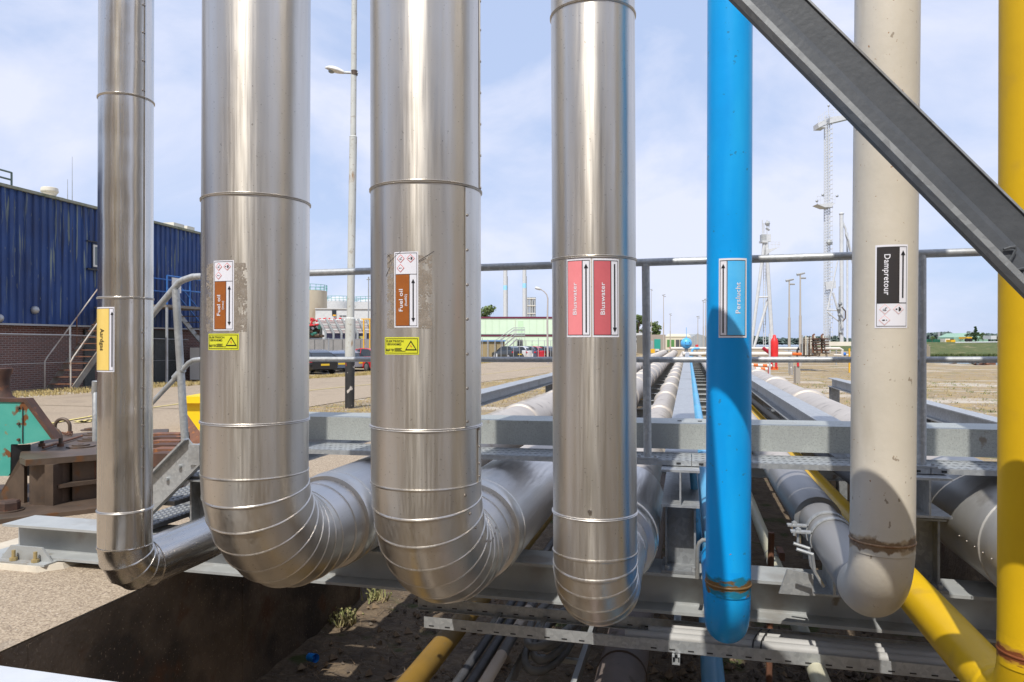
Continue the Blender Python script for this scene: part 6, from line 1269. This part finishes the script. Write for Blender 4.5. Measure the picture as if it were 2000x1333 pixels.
bline([(1644, 672), (1643.5, 418)], ya, .30, 'riser', white, t, 12); MB().sphere(tuple(atD(1643.5, 418, ya)), .42, 12, 1, 1, .5).build('cap', white, t, smooth=60)
bline([(1655, 672), (1655, 455)], ya+1, .16, 'inner_arm', white, t, 10); bline([(1645, 432), (1652, 448), (1653, 460), (1664, 500)], ya, .18, 'counter_arm', white, t, 8); bline([(1651, 455), (1658, 470), (1665, 515)], ya-.3, .12, 'counter_arm', white, t, 8)
bline([(1616, 606), (1636, 510)], ya-1, .12, 'strut', white, t, 8); bline([(1616, 606), (1642, 607)], ya-1, .10, 'strut', white, t, 8); bline([(1616, 610), (1645, 634)], ya-1, .10, 'strut', white, t, 8); bline([(1627, 572), (1646, 640)], ya-1, .17, 'strut', white, t, 8)
bline([(1640, 560), (1639, 660)], ya-1.2, .15, 'pipe', galv_pale, t, 8)
for (x_, y_) in ((1641, 594), (1638, 604), (1640, 616), (1642, 650)): MB().sphere(tuple(atD(x_, y_, ya-1.6)), .33, 8).build('joint', galv_dark, t)
bline([(1644, 600), (1651, 608), (1651, 622), (1646, 628)], ya-1.2, .10, 'hose', dark_steel, t, 8)
t = T('a_frame_tower', 'white A-frame tower with antennas and a side platform right of the bright blue pipe', 'tower', 1492, 100); yt_ = 100
bline([(1466, 684), (1490, 497), (1493, 470)], yt_, .22, 'leg', white, t, 8); bline([(1509, 684), (1499, 515), (1497, 470)], yt_, .26, 'leg', white, t, 8); bline([(1502, 580), (1471, 684)], yt_+.4, .18, 'leg', white, t, 8)
bline([(1481, 581), (1502, 580)], yt_, .12, 'cross_bar', white, t); bline([(1492, 512), (1491, 580), (1491, 684)], yt_+1.5, .05, 'ladder', white, t); bline([(1496, 512), (1495, 684)], yt_+1.5, .05, 'ladder', white, t)
mb = MB()
for i in range(26): mb.tube([atD(1491, 520+i*6, yt_+1.5), atD(1496, 520+i*6, yt_+1.5)], .035, 4)
for i in range(22): mb.tube([atD(1468.5+i*1.02-2, 668-i*8, yt_), atD(1468.5+i*1.02+2.5, 668-i*8, yt_)], .04, 4)
mb.build('rungs', white, t)
bbox(1487, 1499, 470, 474, yt_-.4, 1, 'head_box', white, t); bbox(1488, 1497, 458, 470, yt_-.3, .8, 'head_box', galv_pale, t); bbox(1496, 1506, 458, 472, yt_-.2, .5, 'antenna_panel', white, t); bbox(1486.5, 1489, 459, 474, yt_-.5, .3, 'antenna_panel', galv, t)
for x_, a1, b1 in ((1489, 430, 470), (1492, 436, 460), (1498, 430, 462), (1502, 432, 445)): bline([(x_, b1), (x_, a1)], yt_, .07, 'antenna', white, t)
MB().sphere(tuple(atD(1499, 437, yt_)), .35, 8).build('beacon', galv_pale, t); bline([(1496, 446), (1503, 450)], yt_, .15, 'arm', galv_pale, t)
v = [atD(1497,488,yt_-.6), atD(1522,483,yt_-.6), atD(1500,496,yt_-.6), atD(1496,500,yt_-.6)]; MB().add(v+[p+BK*1.6 for p in v], [(0,1,2,3),(7,6,5,4),(0,4,5,1),(1,5,6,2),(2,6,7,3),(3,7,4,0)]).build('side_platform', white, t, smooth=False)
for y in (473, 478): bline([(1504, y), (1523, y)], yt_-.6, .035, 'rail', white, t, 4)
for x_ in (1508, 1514, 1520, 1523): bline([(x_, 485), (x_, 473)], yt_-.6, .035, 'rail_post', white, t, 4)
# ---- far bank, water, trees ----
water = mat('harbour_water', (.10,.16,.20), (.14,.2,.24), .3, rough=.12, bump=.05, bsc=2.2)
struct(MB().add([(18, 60, -1.6), (700, 60, -1.6), (700, 700, -1.6), (18, 700, -1.6)], [(0,1,2,3)]), 'water', water)
gq = MB(); fan = [(20,66),(26.2,66),(24.9,67.8),(20.9,73),(D(1765,120).x, D(1765,120).y),(D(1765,141).x, D(1765,141).y),(20, D(1700,141).y-6)]
gq.add([(x,y,-.45) for x,y in fan] + [(x,y,-2) for x,y in fan], [tuple(range(7))] + [((i+1) % 7, i, 7+i, 7+(i+1) % 7) for i in range(7)])
struct(gq, 'quay', ground_m, smooth=False)
bank_m = mat('grassy_bank', (.055,.085,.018), (.11,.115,.035), .6, rough=.95, spots=[((.28,.22,.13), .45, .60, .08, (1,1,2)), ((.05,.08,.02), 1.5, .6, .1)], bump=.3, bsc=1.5)
rr = random.Random(21); bk_ = MB(); cols = 70; rows = [(133,-1.75),(136,-1.2),(139,-.9),(147,.0),(156,.9),(162,1.25),(200,1.3),(420,1.3)]
v = []
for yf, z in rows:
    for i in range(cols+1): p = D(1560+i*26, yf + (rr.uniform(-1,1) if z < 1 else 0)); v.append((p.x, p.y, z + rr.uniform(-.12,.12)))
bk_.add(v, [(j*(cols+1)+i, j*(cols+1)+i+1, (j+1)*(cols+1)+i+1, (j+1)*(cols+1)+i) for j in range(len(rows)-1) for i in range(cols)])
struct(bk_, 'river_bank', bank_m, smooth=60)
# reeds along the waterline
mb = MB()
for _ in range(1500):
    p = D(rr.uniform(1780, 2010), rr.uniform(134, 137.5)); tuft(mb, p.x, p.y, -1.5, rr.uniform(.5,.9), 3, rr, .5)
mb.build('reeds', mat('dark_reeds', (.05,.075,.02), (.09,.11,.03), 3, rough=.9), None, kind='stuff', label='dark green reeds along the far waterline', category='reeds')
def B(px, pyt, w_, h_, yf, m, name, lab, cat, grp=None, dep=3, rails=0):
    t = T(name, lab, cat, px, yf, grp); t.location.z = 1.2; WL[t.name] = Vector(t.location)
    bbox(px-w_/2, px+w_/2, pyt, pyt+h_, yf, dep, 'body', m, t)
    for i in range(rails): x = px-w_/2+w_*(i+.5)/rails; bbox(x-.25, x+.25, pyt+.5, pyt+h_-.3, yf-.06, .08, 'rib', dgrey if i % 2 else m, t)
    return t
dgn = mat('dark_green_container', (.01,.12,.07), (.015,.14,.08), .5, rough=.6)
B(1816, 663.5, 12, 5, 172, dgn, 'shipping_container', 'dark green container half hidden by the railing post on the far bank', 'container', 'green containers on the far bank', rails=5); B(1834, 663, 22, 5.6, 170, dgn, 'shipping_container', 'dark green container in full view on the far bank', 'container', 'green containers on the far bank', rails=9)
t = B(1852, 662, 12, 7.5, 168, offwhite, 'site_cabin', 'cream site cabin with dark openings beside the green container', 'cabin'); bbox(1849, 1852, 664, 667, 167.9, .1, 'window', black, t); bbox(1853.5, 1857, 664.5, 669, 167.9, .1, 'door', black, t)
t = B(1862, 664, 8, 4.5, 166, ym, 'yellow_machine', 'small yellow machine on the far bank right of the cream cabin', 'machine'); bbox(1860, 1863, 662, 664, 166, .8, 'cab', glass, t)
t = B(1893, 658.5, 11, 4, 175, ym, 'yellow_loader', 'yellow wheeled loader before the conifer on the far bank', 'loader'); 
for x in (1889.5, 1896.5): p = atD(x, 664.5, 174.6); MB().cyl(p, p+BK*.5, .42, n=12).build('wheel', tyre, t)
bbox(1889, 1894, 661.5, 663.5, 174.8, .8, 'cab', black, t)
t = T('white_pipe_stack', 'long low row of white pipe lying along the top of the far bank', 'pipe stack', 1900, 160); t.location.z = 1.3; WL[t.name] = Vector(t.location); MB().cyl(atD(1866, 669.5, 160), atD(2100, 667, 160), .13, n=8).build('tube', white, t)
B(1941, 656, 11, 7, 178, white, 'white_truck', 'white truck box at the right end of the far bank', 'truck')
gb = mat('pale_green_barn', (.26,.40,.30), (.22,.36,.27), .4, rough=.7); t = T('green_barn', 'pale green barn with a pitched roof behind the conifer', 'barn', 1890, 215); t.location.z = 1.2; WL[t.name] = Vector(t.location)
v = [atD(1863,668,212), atD(1863,659,212), atD(1880,651,218), atD(1914,650.5,218), atD(1930,658,212), atD(1930,668,212)]
MB().add(v+[p+BK*8 for p in v], [tuple(range(6)), tuple(range(6,12))[::-1]]+[(i,6+i,6+(i+1) % 6,(i+1) % 6) for i in range(6)]).build('hall', gb, t, smooth=False)
# wreckage heap by the shore
t = T('scrap_heap', 'dark heap of scrap steel and driftwood on the shore at the right', 'scrap heap', 1915, 59); rr = random.Random(8)
for i in range(22):
    a_ = atD(rr.uniform(1898, 1945), rr.uniform(706, 715), 59+rr.uniform(0,2)); b_ = a_ + Vector((rr.uniform(-1,1), rr.uniform(-1,1), rr.uniform(-.1,.35)))*.8; MB().cyl(a_, b_, rr.uniform(.04,.10), n=5).build('scrap_piece', rr.choice([black, rust, dark_steel, galv_dark, rust_l]), t)
bbox(1925, 1945, 707, 714, 60, 1, 'tank_piece', rust_l, t)
bline([(1848, 713), (1868, 709.5)], 62, .05, 'plank', dark_steel, t)
# pilings
t = T('piling', 'old timber piling at the water edge beside the railing post', 'piling', 1812, 70)
for x in (1808.5, 1812, 1815): bline([(x, 706), (x, 673+(x % 2)*3)], 70, .09, 'pile', MATS['timber_kerb'], t, 6)
# ---------------- trees ----------------
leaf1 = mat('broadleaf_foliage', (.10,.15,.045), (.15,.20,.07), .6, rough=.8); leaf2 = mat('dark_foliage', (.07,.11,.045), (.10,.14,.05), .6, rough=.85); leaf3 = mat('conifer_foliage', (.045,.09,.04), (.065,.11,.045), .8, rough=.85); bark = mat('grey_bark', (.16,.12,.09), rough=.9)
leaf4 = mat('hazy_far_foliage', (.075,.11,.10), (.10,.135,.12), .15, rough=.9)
def tree(p, h, w_, lab, cat='tree', grp=None, lm_=None, n=900, seed=1, kind='round', name='broadleaf_tree', ls=.035):
    rr = random.Random(seed); lm_ = lm_ or leaf1; t = thing(name, lab, cat, tuple(p), grp)
    mb = MB().tube([p, p+Vector((rr.uniform(-.1,.1), 0, h*.25)), p+Vector((rr.uniform(-.2,.2), 0, h*.6)), p+Vector((0,0,h*.9))], [h*.03, h*.024, h*.012, h*.004], 7)
    for i in range(6):
        a = rr.uniform(0,6.28); z = h*rr.uniform(.25,.6); mb.tube([p+Z3*z, p+Z3*(z+h*.12)+Vector((math.cos(a), math.sin(a), 0))*w_*.2, p+Z3*(z+h*.2)+Vector((math.cos(a), math.sin(a), 0))*w_*.38], [h*.01, h*.007, h*.003], 5)
    mb.build('trunk', bark, t); mb = MB(); cl = []
    for i in range(26):
        if kind == 'cone': k_ = rr.random()**.8; z = h*(.12+.86*k_); r_ = w_*.5*(1-k_)*1.0+.05*w_; a = rr.uniform(0,6.28); d_ = r_*rr.uniform(.2,.9); cl.append((d_*math.cos(a), d_*math.sin(a), z, w_*.13*(1.2-k_)+.02*w_))
        else:
            a = rr.uniform(0,6.28); k_ = rr.uniform(-1,1); q = math.sqrt(max(0,1-k_*k_))*rr.uniform(.35,.95); cl.append((q*w_*.42*math.cos(a), q*w_*.42*math.sin(a), h*(.62+.30*k_), w_*rr.uniform(.10,.19)))
    for i in range(n):
        cx_, cy_, cz_, cr = rr.choice(cl); u = Vector((rr.gauss(0,1), rr.gauss(0,1), rr.gauss(0,1))).normalized()*cr*rr.uniform(.6,1.1); c = p + Vector((cx_,cy_,cz_)) + Vector((u.x,u.y,u.z*.8)); s_ = h*ls*rr.uniform(.6,1.4)
        e1 = Vector((rr.gauss(0,1), rr.gauss(0,1), rr.gauss(0,.6))).normalized(); e2 = e1.orthogonal().normalized(); e2.rotate(Matrix.Rotation(rr.uniform(0,6.28), 3, e1))
        mb.add([c-e1*s_, c+e2*s_*.6, c+e1*s_, c-e2*s_*.6], [(0,1,2,3)])
    mb.build('crown', lm_, t, smooth=False); return t
def tpx(px, pyt, pyb, yf, wpx, lab, **k):
    p = D(px, yf); z1 = atD(px, pyt, yf).z; p.z = k.pop('z0', -.45); tree(p, z1-p.z, wpx/F*yf, lab, **k)
tpx(957, 597, 690, 160, 64, 'round green tree above the roof of the green building at its left', n=1600, seed=3, ls=.03)
tpx(1247, 612, 690, 150, 34, 'large dark green tree just right of the fire water pipe', n=1800, seed=5, ls=.03); tpx(1279, 625, 690, 155, 32, 'rounded green tree right of the railing post beyond the tan building', n=1800, seed=7, ls=.03); tpx(1262, 630, 690, 158, 26, 'dark tree half hidden behind the railing post', n=1200, seed=8, ls=.03, lm_=leaf2)
tpx(1905, 636, 666, 196, 23, 'pointed dark conifer standing before the green barn', n=2600, seed=9, kind='cone', name='conifer_tree', lm_=leaf3, ls=.03, z0=1.2); tpx(1893, 646, 666, 200, 20, 'rounded tree just left of the conifer', n=900, seed=10, z0=1.2, lm_=leaf2); tpx(1920, 650, 667, 194, 16, 'bushy tree just right of the conifer', n=900, seed=12, z0=1.2); tpx(1821, 657, 668, 168, 13, 'bright green round bush behind the green container', n=500, seed=13, z0=1.2, name='bush', lm_=mat('bright_bush', (.12,.17,.04), rough=.8), cat='bush'); tpx(1876, 659, 668, 185, 12, 'small green bush left of the barn', n=400, seed=14, z0=1.2, name='bush', cat='bush')
# far wood that reads as one mass
rr = random.Random(31); mb = MB()
def wood(px0, px1, top, base, yf, k, leafs):
    for i in range(k):
        px = px0+(px1-px0)*(i+rr.random())/k; pt = top(px)+rr.uniform(-.8,1.2); zt_ = atD(px, pt, yf).z; w_ = rr.uniform(5,9)/F*yf; c0 = D(px, yf+rr.uniform(-12,12))
        for _ in range(leafs):
            z = zt_*rr.uniform(.0,1); f_ = math.sqrt(max(0, 1-(z/zt_)**3)); q = c0+RT*rr.gauss(0,.5)*w_*f_+BK*rr.gauss(0,.5)*w_; q.z = z; s_ = yf*.0017*rr.uniform(.7,1.6); e1 = Vector((rr.gauss(0,1), rr.gauss(0,1), rr.gauss(0,.7))).normalized(); e2 = e1.orthogonal()
            mb.add([q-e1*s_, q+e2*s_*.7, q+e1*s_, q-e2*s_*.7], [(0,1,2,3)])
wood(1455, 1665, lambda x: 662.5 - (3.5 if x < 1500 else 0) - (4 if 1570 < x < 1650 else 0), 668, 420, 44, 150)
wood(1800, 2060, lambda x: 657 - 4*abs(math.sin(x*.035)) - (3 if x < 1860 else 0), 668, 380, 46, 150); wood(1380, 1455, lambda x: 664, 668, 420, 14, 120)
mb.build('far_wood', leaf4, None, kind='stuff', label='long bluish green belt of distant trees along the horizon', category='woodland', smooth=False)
t = T('radio_mast', 'thin grey mast rising from the distant wood at the right', 'mast', 1834, 300); bline([(1834, 668), (1834, 649)], 300, .5, 'pole', galv, t)
# ---------------- unseen blocks and uprights, added to give the metal banded reflections ----------------
cream_w = mat('warm_render', (.74,.62,.46), (.64,.53,.39), .5, rough=.8); dkw = mat('dark_panel', (.10,.085,.07), rough=.7)
for k_, (x0, x1, y0, lab) in enumerate(((-40, -9, -19, 'long warm beige block added behind the viewer on the left, only for its reflection'), (-6.2, 3.2, -15, 'tall beige block added right behind the viewer, only for its reflection'), (5.5, 34, -20, 'warm beige block added behind the viewer on the right, only for its reflection'))):
    t = thing('reflection_block', lab, 'building', ((x0+x1)/2, y0, 0)); MB().box(x0, x1, y0-10, y0, 0, 14).build('wall', cream_w, t, smooth=False)
    n_ = int((x1-x0)/3.1)
    for i in range(n_):
        xa = x0 + .6 + i*3.1; MB().box(xa, xa+(.5, 1.3, .35, .9)[i % 4], y0, y0+.08, 0, (14, 5, 14, 9)[i % 4]).build('door' if i % 4 == 1 else 'panel', (dkw, rust_l, white, dgrey)[i % 4], t)  # light and dark strips added to vary the reflected bands
for i, x in enumerate((-7.4, -2.6, 1.2, 4.4)):
    MB().cyl((x, -6.5, 0), (x, -6.5, 11), .16, n=16).build('reflection_upright', (dark_steel, yellow_p, blue_p, galv_dark)[i], None, loc=(x, -6.5, 0), smooth=60, label=('brown', 'yellow', 'blue', 'grey')[i]+' upright tube added behind the viewer, only for its reflection', category='pipe')  # unseen uprights added to streak the cladding with reflections
